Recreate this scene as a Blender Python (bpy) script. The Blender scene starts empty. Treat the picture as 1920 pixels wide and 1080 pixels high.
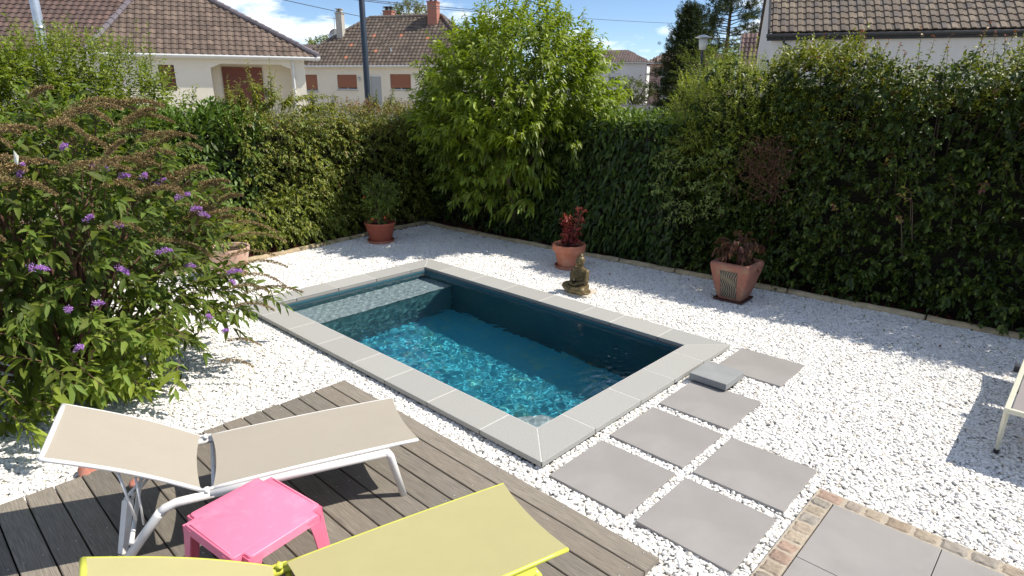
import bpy, math, random
import numpy as np
from mathutils import Vector, Matrix
rng = np.random.default_rng(7)
random.seed(7)
sc = bpy.context.scene
col = sc.collection
R = math.radians

# ------------------------------------------------------------ camera
cam = bpy.data.cameras.new('camera'); co = bpy.data.objects.new('camera', cam); col.objects.link(co)
YAW, PITCH, ROLL = 0.757970, 0.307682, 0.005859
_f = Vector((-math.sin(YAW)*math.cos(PITCH), math.cos(YAW)*math.cos(PITCH), -math.sin(PITCH)))
_r = Vector((math.cos(YAW), math.sin(YAW), 0)); _u = _r.cross(_f)
_r2 = math.cos(ROLL)*_r + math.sin(ROLL)*_u; _u2 = -math.sin(ROLL)*_r + math.cos(ROLL)*_u
M4 = Matrix((_r2, _u2, -_f)).transposed().to_4x4(); M4.translation = Vector((7.0428, -2.7769, 2.3849))
co.matrix_world = M4
cam.sensor_width = 36; cam.lens = 1163.37/1920*36; cam.clip_end = 2000; cam.clip_start = .05
sc.camera = co

# ------------------------------------------------------------ sky, sun, exposure
SUN_AZ, SUN_EL = R(46), R(51.5)          # azimuth counted from +X towards +Y
sdir = Vector((math.cos(SUN_AZ)*math.cos(SUN_EL), math.sin(SUN_AZ)*math.cos(SUN_EL), math.sin(SUN_EL)))
w = bpy.data.worlds.new('World'); sc.world = w; w.use_nodes = True
nt = w.node_tree; nt.nodes.clear(); N = nt.nodes; Lk = nt.links
out = N.new('ShaderNodeOutputWorld'); bg = N.new('ShaderNodeBackground'); sky = N.new('ShaderNodeTexSky')
sky.sky_type = 'NISHITA'; sky.sun_disc = False; sky.sun_elevation = SUN_EL
sky.sun_rotation = math.pi/2 - SUN_AZ
sky.air_density = .75; sky.dust_density = .0; sky.ozone_density = 3.5; sky.altitude = 800
tc = N.new('ShaderNodeTexCoord'); mp = N.new('ShaderNodeMapping'); mp.inputs['Scale'].default_value = (1, 1, 3.0)
mp.inputs['Location'].default_value = (2.35, .4, 0)
nz = N.new('ShaderNodeTexNoise'); nz.inputs['Scale'].default_value = 7.5; nz.inputs['Detail'].default_value = 9; nz.inputs['Roughness'].default_value = .55
rp = N.new('ShaderNodeValToRGB'); rp.color_ramp.elements[0].position = .50; rp.color_ramp.elements[1].position = .64
mx = N.new('ShaderNodeMix'); mx.data_type = 'RGBA'; mx.inputs['B'].default_value = (9.0, 9.3, 9.9, 1)
Lk.new(tc.outputs['Generated'], mp.inputs['Vector']); Lk.new(mp.outputs[0], nz.inputs['Vector']); Lk.new(nz.outputs['Fac'], rp.inputs[0])
Lk.new(rp.outputs[0], mx.inputs['Factor']); Lk.new(sky.outputs[0], mx.inputs['A']); Lk.new(mx.outputs['Result'], bg.inputs['Color'])
bg.inputs['Strength'].default_value = .118; Lk.new(bg.outputs[0], out.inputs['Surface'])
sl = bpy.data.lights.new('sun', 'SUN'); sl.energy = 4.8; sl.angle = R(.53); sl.color = (1, .935, .84)
so = bpy.data.objects.new('sun', sl); col.objects.link(so); so.rotation_euler = sdir.to_track_quat('Z', 'Y').to_euler()
sc.view_settings.view_transform = 'Standard'; sc.view_settings.look = 'None'; sc.view_settings.gamma = 1; sc.view_settings.exposure = .40
cy = sc.cycles
cy.max_bounces = 8; cy.diffuse_bounces = 3; cy.glossy_bounces = 4; cy.transmission_bounces = 6; cy.transparent_max_bounces = 10
cy.volume_bounces = 0; cy.use_denoising = True; cy.caustics_reflective = False; cy.caustics_refractive = True

# ------------------------------------------------------------ materials
def mat(name, base=(.5,.5,.5), rough=.6, metal=0, spec=.5):
    m = bpy.data.materials.new(name); m.use_nodes = True
    b = m.node_tree.nodes['Principled BSDF']
    b.inputs['Base Color'].default_value = (*base, 1); b.inputs['Roughness'].default_value = rough
    b.inputs['Metallic'].default_value = metal; b.inputs['Specular IOR Level'].default_value = spec
    return m, m.node_tree, b
def node(nt, t, **kw):
    n = nt.nodes.new(t)
    for k, v in kw.items():
        if k in n.inputs: n.inputs[k].default_value = v
        else: setattr(n, k, v)
    return n
def noisy(name, c1, c2, scale=5, rough=.7, bump=.2, bscale=60, bdist=.01, detail=6, spec=.4, stretch=None, metal=0, c3=None, scale3=1.2):
    m, t, b = mat(name, c1, rough, metal, spec)
    tcn = node(t, 'ShaderNodeTexCoord'); src = tcn.outputs['Object']
    if stretch:
        mm = node(t, 'ShaderNodeMapping'); mm.inputs['Scale'].default_value = stretch
        t.links.new(src, mm.inputs[0]); src = mm.outputs[0]
    n = node(t, 'ShaderNodeTexNoise', Scale=scale, Detail=detail, Roughness=.6); t.links.new(src, n.inputs['Vector'])
    r = node(t, 'ShaderNodeValToRGB'); r.color_ramp.elements[0].position = .32; r.color_ramp.elements[1].position = .68
    r.color_ramp.elements[0].color = (*c1, 1); r.color_ramp.elements[1].color = (*c2, 1)
    t.links.new(n.outputs['Fac'], r.inputs[0]); cout = r.outputs[0]
    if c3:
        n3 = node(t, 'ShaderNodeTexNoise', Scale=scale3, Detail=4, Roughness=.7); t.links.new(src, n3.inputs['Vector'])
        r3 = node(t, 'ShaderNodeValToRGB'); r3.color_ramp.elements[0].position = .52; r3.color_ramp.elements[1].position = .72
        t.links.new(n3.outputs['Fac'], r3.inputs[0])
        mm = node(t, 'ShaderNodeMix', data_type='RGBA'); mm.inputs['B'].default_value = (*c3, 1)
        t.links.new(r3.outputs[0], mm.inputs['Factor']); t.links.new(cout, mm.inputs['A']); cout = mm.outputs['Result']
    t.links.new(cout, b.inputs['Base Color'])
    if bump:
        nb = node(t, 'ShaderNodeTexNoise', Scale=bscale, Detail=5); t.links.new(src, nb.inputs['Vector'])
        bp = node(t, 'ShaderNodeBump', Strength=bump, Distance=bdist); t.links.new(nb.outputs['Fac'], bp.inputs['Height'])
        t.links.new(bp.outputs[0], b.inputs['Normal'])
    return m
def attr_mat(name, rough=.7, bump=.25, bscale=40, bdist=.01, mul=(1,1,1), nstr=.35, nscale=9, spec=.3, stretch=None):
    """base colour from the mesh attribute col, broken up by noise"""
    m, t, b = mat(name, rough=rough, spec=spec)
    a = node(t, 'ShaderNodeAttribute', attribute_name='col')
    tcn = node(t, 'ShaderNodeTexCoord'); src = tcn.outputs['Object']
    if stretch:
        mm = node(t, 'ShaderNodeMapping'); mm.inputs['Scale'].default_value = stretch
        t.links.new(src, mm.inputs[0]); src = mm.outputs[0]
    n = node(t, 'ShaderNodeTexNoise', Scale=nscale, Detail=7, Roughness=.65); t.links.new(src, n.inputs['Vector'])
    r = node(t, 'ShaderNodeMapRange'); r.inputs['To Min'].default_value = 1-nstr; r.inputs['To Max'].default_value = 1+nstr
    r.inputs['From Min'].default_value = .25; r.inputs['From Max'].default_value = .75
    t.links.new(n.outputs['Fac'], r.inputs['Value'])
    v = node(t, 'ShaderNodeVectorMath', operation='SCALE'); t.links.new(a.outputs['Color'], v.inputs[0]); t.links.new(r.outputs[0], v.inputs['Scale'])
    t.links.new(v.outputs[0], b.inputs['Base Color'])
    if bump:
        nb = node(t, 'ShaderNodeTexNoise', Scale=bscale, Detail=5); t.links.new(src, nb.inputs['Vector'])
        bp = node(t, 'ShaderNodeBump', Strength=bump, Distance=bdist); t.links.new(nb.outputs['Fac'], bp.inputs['Height'])
        t.links.new(bp.outputs[0], b.inputs['Normal'])
    return m
def leaf_mat(name, rough=.45, trans=.35, spec=.5, tint=(1.35, 1.5, .5)):
    m, t, b = mat(name, rough=rough, spec=spec)
    a = node(t, 'ShaderNodeAttribute', attribute_name='col')
    t.links.new(a.outputs['Color'], b.inputs['Base Color'])
    v = node(t, 'ShaderNodeVectorMath', operation='MULTIPLY'); v.inputs[1].default_value = tint
    t.links.new(a.outputs['Color'], v.inputs[0])
    tr = node(t, 'ShaderNodeBsdfTranslucent'); t.links.new(v.outputs[0], tr.inputs['Color'])
    ms = node(t, 'ShaderNodeMixShader'); ms.inputs[0].default_value = trans
    t.links.new(b.outputs[0], ms.inputs[1]); t.links.new(tr.outputs[0], ms.inputs[2])
    t.links.new(ms.outputs[0], t.nodes['Material Output'].inputs['Surface'])
    return m

LEAF = leaf_mat('leaf_satin'); GLOSSY = leaf_mat('leaf_glossy', rough=.48, trans=.2, spec=.4); MATTE = leaf_mat('leaf_matte', rough=.6, trans=.38, spec=.3)
PETAL = leaf_mat('petal', rough=.6, trans=.3, tint=(1.2,1.2,1.2), spec=.2)
NEEDLE = leaf_mat('needles', rough=.6, trans=.1, spec=.2)
BARK = noisy('bark', (.09,.065,.045), (.16,.12,.085), 30, .9, .6, 70, .01)
STEM = noisy('green_stem', (.10,.12,.04), (.16,.13,.06), 20, .7, 0)
SOIL = noisy('soil', (.035,.022,.016), (.07,.045,.03), 40, .95, .8, 90, .02)
CORE = noisy('near_black', (.012,.014,.008), (.03,.025,.015), 25, .95, .9, 40, .03)  # near-black, for the added hedge cores and the joists
WHITEM = noisy('white_coated_metal', (.80,.79,.77), (.74,.73,.70), 8, .32, .02, 200, .001, spec=.5)
YELLOWM = noisy('lime_coated_metal', (.60,.61,.09), (.55,.56,.08), 8, .32, .02, 200, .001, spec=.5)
CREAMM = noisy('cream_coated_metal', (.62,.60,.48), (.55,.53,.42), 8, .4, .02, 200, .001)
PINK = noisy('pink_plastic', (.85,.215,.335), (.80,.195,.31), 4, .34, .05, 260, .001, spec=.5, c3=(.86,.27,.39), scale3=9)
BLACKP = noisy('black_plastic', (.015,.015,.017), (.03,.03,.03), 10, .5, .05)
def fabric(name, c, through=.16):
    m, t, b = mat(name, c, .75, spec=.2)
    tcn = node(t, 'ShaderNodeTexCoord')
    w1 = node(t, 'ShaderNodeTexWave', Scale=260, Distortion=.3); w1.bands_direction = 'X'
    w2 = node(t, 'ShaderNodeTexWave', Scale=260, Distortion=.3); w2.bands_direction = 'Y'
    n = node(t, 'ShaderNodeTexNoise', Scale=6, Detail=10, Roughness=.8)
    for q in (w1, w2, n): t.links.new(tcn.outputs['Object'], q.inputs['Vector'])
    mu = node(t, 'ShaderNodeMath', operation='MULTIPLY'); t.links.new(w1.outputs['Fac'], mu.inputs[0]); t.links.new(w2.outputs['Fac'], mu.inputs[1])
    r = node(t, 'ShaderNodeMapRange'); r.inputs['To Min'].default_value = .93; r.inputs['To Max'].default_value = 1.07
    t.links.new(n.outputs['Fac'], r.inputs['Value'])
    v = node(t, 'ShaderNodeVectorMath', operation='SCALE'); v.inputs[0].default_value = c; t.links.new(r.outputs[0], v.inputs['Scale'])
    t.links.new(v.outputs[0], b.inputs['Base Color'])
    bp = node(t, 'ShaderNodeBump', Strength=.35, Distance=.001); t.links.new(mu.outputs[0], bp.inputs['Height']); t.links.new(bp.outputs[0], b.inputs['Normal'])
    tp = node(t, 'ShaderNodeBsdfTransparent'); ms = node(t, 'ShaderNodeMixShader'); ms.inputs[0].default_value = through
    t.links.new(b.outputs[0], ms.inputs[1]); t.links.new(tp.outputs[0], ms.inputs[2])
    t.links.new(ms.outputs[0], t.nodes['Material Output'].inputs['Surface'])
    return m
TAUPE = fabric('taupe_mesh_fabric', (.40,.36,.295), .05); LIME = fabric('lime_mesh_fabric', (.43,.395,.195), .05); GREYFAB = fabric('grey_mesh_fabric', (.30,.27,.26), .1)
TERRA = noisy('terracotta', (.46,.16,.09), (.54,.21,.13), 7, .8, .15, 120, .004, c3=(.58,.32,.22), scale3=4)
TERRAR = noisy('red_terracotta', (.33,.085,.05), (.40,.11,.065), 7, .75, .15, 120, .004)
TERRAP = noisy('pale_terracotta', (.58,.36,.26), (.66,.46,.36), 5, .8, .15, 120, .004, c3=(.72,.60,.52), scale3=3)
TERRAW = noisy('weathered_terracotta', (.33,.145,.10), (.27,.11,.08), 7, .85, .35, 80, .006, c3=(.33,.235,.15), scale3=5)
BRONZE = noisy('aged_bronze', (.17,.125,.055), (.085,.062,.03), 26, .45, .5, 60, .008, metal=.2, c3=(.20,.155,.065), scale3=9)
GRANITE = attr_mat('coping_granite', rough=.75, bump=.25, bscale=350, bdist=.002, nstr=.22, nscale=110)
SLAB = noisy('grey_porcelain_slab', (.26,.245,.23), (.30,.283,.268), 2.2, .6, .08, 220, .002, c3=(.315,.30,.28), scale3=1.3)
LINER = noisy('pool_liner', (.27,.37,.40), (.32,.42,.45), 4, .6, 0)
GROUT = noisy('grout', (.6,.59,.56), (.5,.49,.47), 20, .9, .2)
WOOD = attr_mat('weathered_deck_wood', rough=.82, bump=.7, bscale=20, bdist=.004, nstr=.55, nscale=8, stretch=(.9,30,30))
ROUND = attr_mat('round_log_wood', rough=.85, bump=.4, bscale=18, bdist=.004, nstr=.35, nscale=9)
COBBLE = attr_mat('cobble_stone', rough=.85, bump=.6, bscale=60, bdist=.006, nstr=.3, nscale=26)
TILE = attr_mat('roof_tiles', rough=.8, bump=.25, bscale=30, bdist=.01, nstr=.3, nscale=5)
RENDERC = noisy('cream_render', (.74,.68,.56), (.78,.72,.60), 1.5, .9, .2, 60, .01)
RENDERG = noisy('pale_grey_render', (.62,.60,.57), (.66,.64,.61), 1.5, .9, .2, 60, .01)
RENDERW = noisy('white_render', (.70,.70,.68), (.75,.75,.73), 1, .9, .1)
RENDERP = noisy('pink_render', (.50,.33,.27), (.55,.37,.30), 1, .9, .1)
SHUT = noisy('brown_shutter', (.26,.10,.055), (.31,.125,.07), 3, .6, .6, 28, .02, stretch=(.05,.05,1))
SHUTD = noisy('dark_brown_shutter', (.13,.04,.028), (.17,.055,.038), 3, .6, .6, 20, .02, stretch=(.05,.05,1))
SHUTG = noisy('grey_shutter', (.36,.38,.39), (.40,.42,.43), 3, .6, .6, 22, .02, stretch=(.05,.05,1))
SHUTW = noisy('white_shutter', (.66,.68,.70), (.60,.62,.64), 3, .6, .3, 22, .02, stretch=(.05,.05,1))
GUTW = noisy('white_gutter', (.72,.72,.70), (.66,.66,.64), 3, .5, .05)
GUTB = noisy('anthracite_gutter', (.022,.024,.028), (.035,.037,.04), 3, .5, .05)
GLASS, _t, _b = mat('dark_window_glass', (.02,.025,.03), .08, 0, .8)
CONC = noisy('chimney_concrete', (.42,.39,.34), (.50,.47,.42), 4, .9, .4, 20, .02)
BRICKP = noisy('pink_brick', (.36,.15,.11), (.42,.19,.14), 6, .9, .5, 14, .02)
GALV = noisy('galvanised_metal', (.62,.64,.66), (.50,.52,.54), 6, .3, .1, 40, metal=.7)
BLUEM = noisy('dark_blue_paint', (.022,.034,.05), (.03,.042,.062), 6, .4, .03)
WIRE = noisy('cable', (.03,.03,.03), (.04,.04,.04), 4, .7, 0)
LAWN = noisy('dry_ground', (.26,.24,.19), (.34,.31,.25), 2, .95, .5, 30, .03)
EARTH = noisy('dark_earth', (.05,.035,.025), (.09,.06,.04), 20, .95, .8, 50, .02)
ASPH = noisy('asphalt_road', (.05,.05,.05), (.07,.07,.068), 12, .9, .3)
MULCH = attr_mat('mulch', rough=.9, bump=.2, nstr=.3)
HEAD = attr_mat('seed_head', rough=.9, bump=0, nstr=.4, nscale=120)

# ------------------------------------------------------------ mesh helpers
class MB:
    def __init__(s): s.v = []; s.f = []; s.c = []; s.cur = None
    def add(s, vs, fs, c=None):
        o = len(s.v); s.v += [tuple(map(float, p)) for p in vs]; s.f += [tuple(i+o for i in f) for f in fs]
        s.c += [c or s.cur or (1,1,1)]*len(vs)
    def box(s, a, b, c=None, M=None):
        (x0,y0,z0),(x1,y1,z1) = a, b
        vs = [(x0,y0,z0),(x1,y0,z0),(x1,y1,z0),(x0,y1,z0),(x0,y0,z1),(x1,y0,z1),(x1,y1,z1),(x0,y1,z1)]
        if M is not None: vs = [tuple(M @ Vector(p)) for p in vs]
        s.add(vs, [(0,3,2,1),(4,5,6,7),(0,1,5,4),(1,2,6,5),(2,3,7,6),(3,0,4,7)], c)
    def tube(s, pts, r, n=10, c=None, caps=True):
        pts = [Vector(p) for p in pts]; k = len(pts)
        rr = [r]*k if not hasattr(r, '__len__') else list(r)
        vs = []; fs = []; up = None
        for i, p in enumerate(pts):
            t = (pts[min(i+1,k-1)] - pts[max(i-1,0)]).normalized()
            if up is None: up = Vector((0,0,1)) if abs(t.z) < .9 else Vector((1,0,0))
            a = t.cross(up).normalized(); up = a.cross(t).normalized()
            for j in range(n):
                q = 2*math.pi*j/n; vs.append(p + rr[i]*(math.cos(q)*a + math.sin(q)*up))
        for i in range(k-1):
            for j in range(n):
                fs.append((i*n+j, i*n+(j+1)%n, (i+1)*n+(j+1)%n, (i+1)*n+j))
        if caps: fs.append(tuple(range(n-1,-1,-1))); fs.append(tuple((k-1)*n+j for j in range(n)))
        s.add(vs, fs, c)
    def lathe(s, prof, n=40, center=(0,0,0), c=None):
        vs = []; fs = []; k = len(prof)
        for r, z in prof:
            for j in range(n):
                q = 2*math.pi*j/n; vs.append((center[0]+r*math.cos(q), center[1]+r*math.sin(q), center[2]+z))
        for i in range(k-1):
            for j in range(n): fs.append((i*n+j, i*n+(j+1)%n, (i+1)*n+(j+1)%n, (i+1)*n+j))
        s.add(vs, fs, c)
    def prism(s, poly, z0, z1, c=None):
        n = len(poly)
        vs = [(x,y,z0) for x,y in poly] + [(x,y,z1) for x,y in poly]
        s.add(vs, [tuple(range(n-1,-1,-1)), tuple(range(n,2*n))] + [(i,(i+1)%n,n+(i+1)%n,n+i) for i in range(n)], c)
    def ellip(s, c0, rad, n=16, m=10, c=None, rot=None):
        vs = []; fs = []
        for i in range(m+1):
            th = math.pi*i/m
            for j in range(n):
                q = 2*math.pi*j/n
                p = Vector((rad[0]*math.sin(th)*math.cos(q), rad[1]*math.sin(th)*math.sin(q), rad[2]*math.cos(th)))
                if rot is not None: p = rot @ p
                vs.append(p + Vector(c0))
        for i in range(m):
            for j in range(n): fs.append((i*n+j, (i+1)*n+j, (i+1)*n+(j+1)%n, i*n+(j+1)%n))
        s.add(vs, fs, c)
    def build(s, name, m, parent=None, smooth=False, bevel=0, seg=2, col_attr=True):
        me = bpy.data.meshes.new(name); me.from_pydata(s.v, [], s.f); me.update()
        if smooth: me.polygons.foreach_set('use_smooth', [True]*len(me.polygons))
        if col_attr:
            a = me.attributes.new('col', 'FLOAT_COLOR', 'POINT')
            a.data.foreach_set('color', np.array([(*q,1) for q in s.c], dtype=np.float32).ravel())
        me.materials.append(m)
        o = bpy.data.objects.new(name, me); col.objects.link(o)
        if parent: o.parent = parent
        if bevel:
            b = o.modifiers.new('bevel', 'BEVEL'); b.width = bevel; b.segments = seg; b.limit_method = 'ANGLE'; b.angle_limit = R(35)
        return o
def tag(o, label=None, cat=None, group=None, kind=None):
    if label: o['label'] = label
    if cat: o['category'] = cat
    if group: o['group'] = group
    if kind: o['kind'] = kind
    return o
def empty(name, loc, rz=0, label=None, cat=None, group=None):
    o = bpy.data.objects.new(name, None); col.objects.link(o); o.location = loc; o.rotation_euler = (0,0,rz); o.empty_display_size = .1
    return tag(o, label, cat, group)
def np_mesh(name, V, F, C, m, parent=None):
    """V (n,3); F list of (array of faces (k, nverts)); C (n,3)"""
    me = bpy.data.meshes.new(name)
    idx = np.concatenate([f.ravel() for f in F]).astype(np.int32)
    tot = np.concatenate([np.full(len(f), f.shape[1]) for f in F]).astype(np.int32)
    st = np.concatenate([[0], np.cumsum(tot)[:-1]]).astype(np.int32)
    me.vertices.add(len(V)); me.vertices.foreach_set('co', V.astype(np.float32).ravel())
    me.loops.add(len(idx)); me.loops.foreach_set('vertex_index', idx)
    me.polygons.add(len(tot)); me.polygons.foreach_set('loop_start', st); 
    me.update(calc_edges=True)
    a = me.attributes.new('col', 'FLOAT_COLOR', 'POINT')
    a.data.foreach_set('color', np.concatenate([C, np.ones((len(C),1))], 1).astype(np.float32).ravel())
    me.materials.append(m)
    o = bpy.data.objects.new(name, me); col.objects.link(o)
    if parent: o.parent = parent
    return o

# ------------------------------------------------------------ foliage helpers
def nrm(a): return a/np.maximum(np.linalg.norm(a, axis=-1, keepdims=True), 1e-9)
T8 = np.array([(0,0,0),(.35,-.5,1),(.35,0,0),(.35,.5,1),(.72,-.34,.7),(.72,0,0),(.72,.34,.7),(1,0,0)])
Q8 = [np.array([(0,3,2),(0,2,1),(5,6,7),(4,5,7)]), np.array([(2,3,6,5),(1,2,5,4)])]
T5 = np.array([(0,0,0),(.45,-.5,1),(.5,0,0),(.45,.5,1),(1,0,0)])
Q5 = [np.array([(0,3,2),(0,2,1),(2,3,4),(1,2,4)])]
T4 = np.array([(0,0,0),(.5,-.5,1),(1,0,0),(.5,.5,1)])
Q4 = [np.array([(0,2,1),(0,3,2)])]
TM = {8:(T8,Q8), 5:(T5,Q5), 4:(T4,Q4)}
def leaf_geo(P, D, Nn, L, W, droop, fold, C, tm=8):
    T, Q = TM[tm]; n = len(P); k = len(T)
    S = nrm(np.cross(Nn, D)); Nn = nrm(np.cross(D, S))
    a = T[:,0][None,:,None]; s = T[:,1][None,:,None]; f = T[:,2][None,:,None]
    L3 = L[:,None,None]; W3 = W[:,None,None]
    V = P[:,None,:] + D[:,None,:]*a*L3 + S[:,None,:]*s*W3 + Nn[:,None,:]*f*fold*W3
    V[:,:,2] -= droop*(L3*a*a)[:,:,0]
    F = [ (q[None]+ (np.arange(n)*k)[:,None,None]).reshape(-1, q.shape[1]) for q in Q]
    return V.reshape(-1,3), F, np.repeat(C, k, 0)
def palette(n, pal, wts=None, jit=.15):
    pal = np.array(pal, float); wts = None if wts is None else np.array(wts)/np.sum(wts)
    c = pal[rng.choice(len(pal), n, p=wts)]
    g_ = c[:,1:2] > c[:,0:1]
    c = np.where(g_, c*np.array([1.62,1.28,1.0]), c*1.15)
    return np.clip(c*(1+rng.normal(0, jit, (n,1))), .003, 1)
class Fol:
    def __init__(s): s.V=[]; s.F={3:[],4:[]}; s.C=[]; s.n=0; s.stems=MB()
    def add(s, V, F, C):
        for f in F: s.F[f.shape[1]].append(f + s.n)
        s.V.append(V); s.C.append(C); s.n += len(V)
    def build(s, name, m, parent=None):
        F = [np.concatenate(v) for v in s.F.values() if v]
        return np_mesh(name, np.concatenate(s.V), F, np.concatenate(s.C), m, parent)
    def shoots(s, A, D, Ls, K, lL, lW, pal, wts=None, ang=60, gs=.1, droop=.25, fold=.18, tm=8, tip=None, start=.12, upf=.8, jit=.15, stem=0, lj=.25, dz=.35, taper=.35, shootjit=.12):
        S = len(A); D = nrm(D); Ls = np.broadcast_to(Ls, (S,)).astype(float)
        t = np.linspace(start, 1, K)[None,:] + rng.uniform(-.3,.3,(S,K))/K
        t = np.clip(t, .02, 1)
        P = A[:,None,:] + D[:,None,:]*(Ls[:,None]*t)[...,None]
        P[...,2] -= gs*Ls[:,None]*t*t
        T = np.repeat((D*Ls[:,None])[:,None,:], K, 1).copy(); T[...,2] -= 2*gs*Ls[:,None]*t; T = nrm(T)
        ref = np.where(np.abs(T[...,2:3])<.9, np.array([0,0,1.]), np.array([1.,0,0]))
        U = nrm(np.cross(T, ref)); Vv = np.cross(T, U)
        phi = np.arange(K)[None,:]*2.4 + rng.uniform(0,6.28,(S,1)) + rng.normal(0,.3,(S,K))
        rad = U*np.cos(phi)[...,None] + Vv*np.sin(phi)[...,None]
        an = np.radians(ang)*(1-.5*t) + rng.normal(0,.18,(S,K))
        dr = T*np.cos(an)[...,None] + rad*np.sin(an)[...,None]; dr[...,2] -= dz*.3; dr = nrm(dr + rng.normal(0,.15,dr.shape))
        Nn = T*.5 + np.array([0,0,upf]) + rng.normal(0,.35,dr.shape)
        sz = (1 - taper*np.abs(t-.45)*1.6)*(1+rng.normal(0,lj,(S,K))); sz = np.clip(sz, .3, 1.6)
        C = palette(S*K, pal, wts, jit).reshape(S,K,3)*(1+rng.normal(0,shootjit,(S,1,1)))*(1+.28*lump(A, .9, S)[:,None,None]*np.array([1.15,.9,.8]))
        if tip is not None:
            wt = np.clip((t-.72)/.28, 0, 1)[...,None]; C = C*(1-wt*.85) + np.array(tip)*wt*.85
        n = S*K
        s.add(*leaf_geo(P.reshape(n,3), dr.reshape(n,3), Nn.reshape(n,3), (lL*sz).ravel(), (lW*sz).ravel(), droop, fold, np.clip(C,.002,1).reshape(n,3), tm))
        if stem:
            for i in range(S):
                q = [A[i] + D[i]*Ls[i]*u - np.array([0,0,gs*Ls[i]*u*u]) for u in (0,.35,.7,1)]
                s.stems.tube(q, [stem,stem*.8,stem*.6,stem*.3], 4, caps=False)
def lump(P, f=1.6, seed=0):
    """smooth clumpy displacement"""
    r = np.random.default_rng(seed); o = 0
    for k in range(6):
        d = nrm(r.normal(size=3)); q = f*(1+.6*k)
        o = o + np.sin(P@d*q*2 + r.uniform(0,6.28))/(1+.5*k)
    return o/3
def patch(n, O, U, V, Nv, amp=.12, depth=.2, seed=1, f=1.6):
    """n points on a bumpy rectangular patch; returns points and outward normals"""
    O,U,V,Nv = map(lambda q: np.array(q,float), (O,U,V,Nv))
    P = O + rng.random((n,1))*U + rng.random((n,1))*V
    return P + Nv*(lump(P, f, seed)*amp - rng.random(n)**1.5*depth)[:,None], np.tile(Nv,(n,1))
def ellip_pts(n, c, r, lo=.75, seed=3, amp=.1, zmin=-1):
    d = nrm(rng.normal(size=(int(n*1.8)+10,3))); d = d[d[:,2] > zmin][:n]
    k = (lo + (1-lo)*rng.random(len(d))) * (1+lump(d*2, 1.3, seed)*amp)
    return np.array(c) + d*np.array(r)*k[:,None], nrm(d/np.array(r))

# ============================================================ GROUND
PL, PW, CW = 4.70, 2.85, .317            # pool coping outer length, width, stone width
def cells(x0, x1, y0, y1, holes, z, extra_x=(), extra_y=()):
    xs = sorted({x0, x1, *extra_x, *[h[i] for h in holes for i in (0,1) if x0 < h[i] < x1]})
    ys = sorted({y0, y1, *extra_y, *[h[i] for h in holes for i in (2,3) if y0 < h[i] < y1]})
    vs = []; fs = []
    for a, b in zip(xs[:-1], xs[1:]):
        for c_, d in zip(ys[:-1], ys[1:]):
            mx_, my_ = (a+b)/2, (c_+d)/2
            if any(h[0] < mx_ < h[1] and h[2] < my_ < h[3] for h in holes): continue
            k = len(vs); vs += [(a,c_,z),(b,c_,z),(b,d,z),(a,d,z)]; fs.append((k,k+1,k+2,k+3))
    return vs, fs
pit = (.2, PL-.2, .2, PW-.2)
m = MB(); v, f = cells(-700, 700, -700, 700, [pit], -.13); m.add(v, f)
tag(m.build('ground', LAWN), kind='structure')
m = MB(); v, f = cells(-2.6, 12, -8, 6.2, [pit], -.1); m.add(v, f)
tag(m.build('soil_bed', EARTH), kind='structure')
# far street seen past the hedge
m = MB(); a = Vector((-27,44,-.12)); d = Vector((.85,.52,0)); n_ = Vector((-.52,.85,0))
m.add([a-d*30-n_*1, a+d*40-n_*1, a+d*40+n_*5, a-d*30+n_*5], [(0,1,2,3)])
tag(m.build('road', ASPH), kind='structure')

# ---- slabs (stepping stones)
SL = []
for k in range(4): SL.append((4.785, -.024 + k*(.6+.0945) + (.30 if k == 3 else 0)))
for k in range(2): SL.append((5.455, -.022 + k*(.6+.0945)))
slab_lab = ['grey square stepping slab nearest the deck, below the pool corner', 'grey square stepping slab between the grey step block and the slab at the pool corner',
            'grey square stepping slab touching the front of the small grey step block', 'grey square stepping slab beyond the step block, farthest from the deck',
            'grey square stepping slab beside the corner of the cobble edging, closest to the deck end', 'grey square stepping slab in the outer pair, with open gravel on its far side']
ZS = -.042
for i, (x, y) in enumerate(SL):
    e = MB(); e.box((-.3,-.3,-.05), (.3,.3,0))
    o = e.build('stepping_slab', SLAB, bevel=.0025); o.location = (x+.3, y+.3, ZS); o.rotation_euler = (0, 0, R([.4,-.5,.3,.8,-.3,.5][i]))
    tag(o, slab_lab[i], 'paving slab', 'stepping slabs in the white gravel')
m = MB(); m.box((-.17,-.18,-.06),(.17,.18,0))
o = m.build('step_block', noisy('step_block_stone', (.235,.242,.24), (.285,.292,.29), 5, .8, .2, 90, .003), bevel=.004); o.location = (4.925,2.10,.03)
tag(o, 'small raised grey stone block against the short side of the pool', 'step block')

# ---- gravel: base sheet with real pebbles on it
deck_rect = (2.66, 5.74, -9, -.235)
holes = [(.02, PL-.02, .02, PW-.02), (2.72, 5.70, -9, -.28), (6.16, 12, -9, 1.05)] + [(x+.012, x+.588, y+.012, y+.588) for x, y in SL] + [(4.77,5.08,1.94,2.26)]
m = MB(); v, f = cells(-2.18, 9.2, -5.0, 4.62, holes, -.078); m.add(v, f)
m.add([(-2.18,4.62,-.078),(9.2,4.62,-.078),(9.2,5.36,-.078),(5.2,5.16,-.078),(2.7,4.90,-.078),(.7,4.74,-.078)], [(0,1,2,3,4,5)])
GB = noisy('gravel_base', (.80,.78,.74), (.66,.63,.58), 60, .95, .9, 90, .02)
grav = m.build('gravel', GB); tag(grav, 'white marble pebbles spread round the pool', None, None, 'stuff')
pm, t, b = mat('white_pebble', rough=.62, spec=.35)
oi = node(t, 'ShaderNodeObjectInfo'); rr = node(t, 'ShaderNodeValToRGB'); cr = rr.color_ramp
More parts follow.
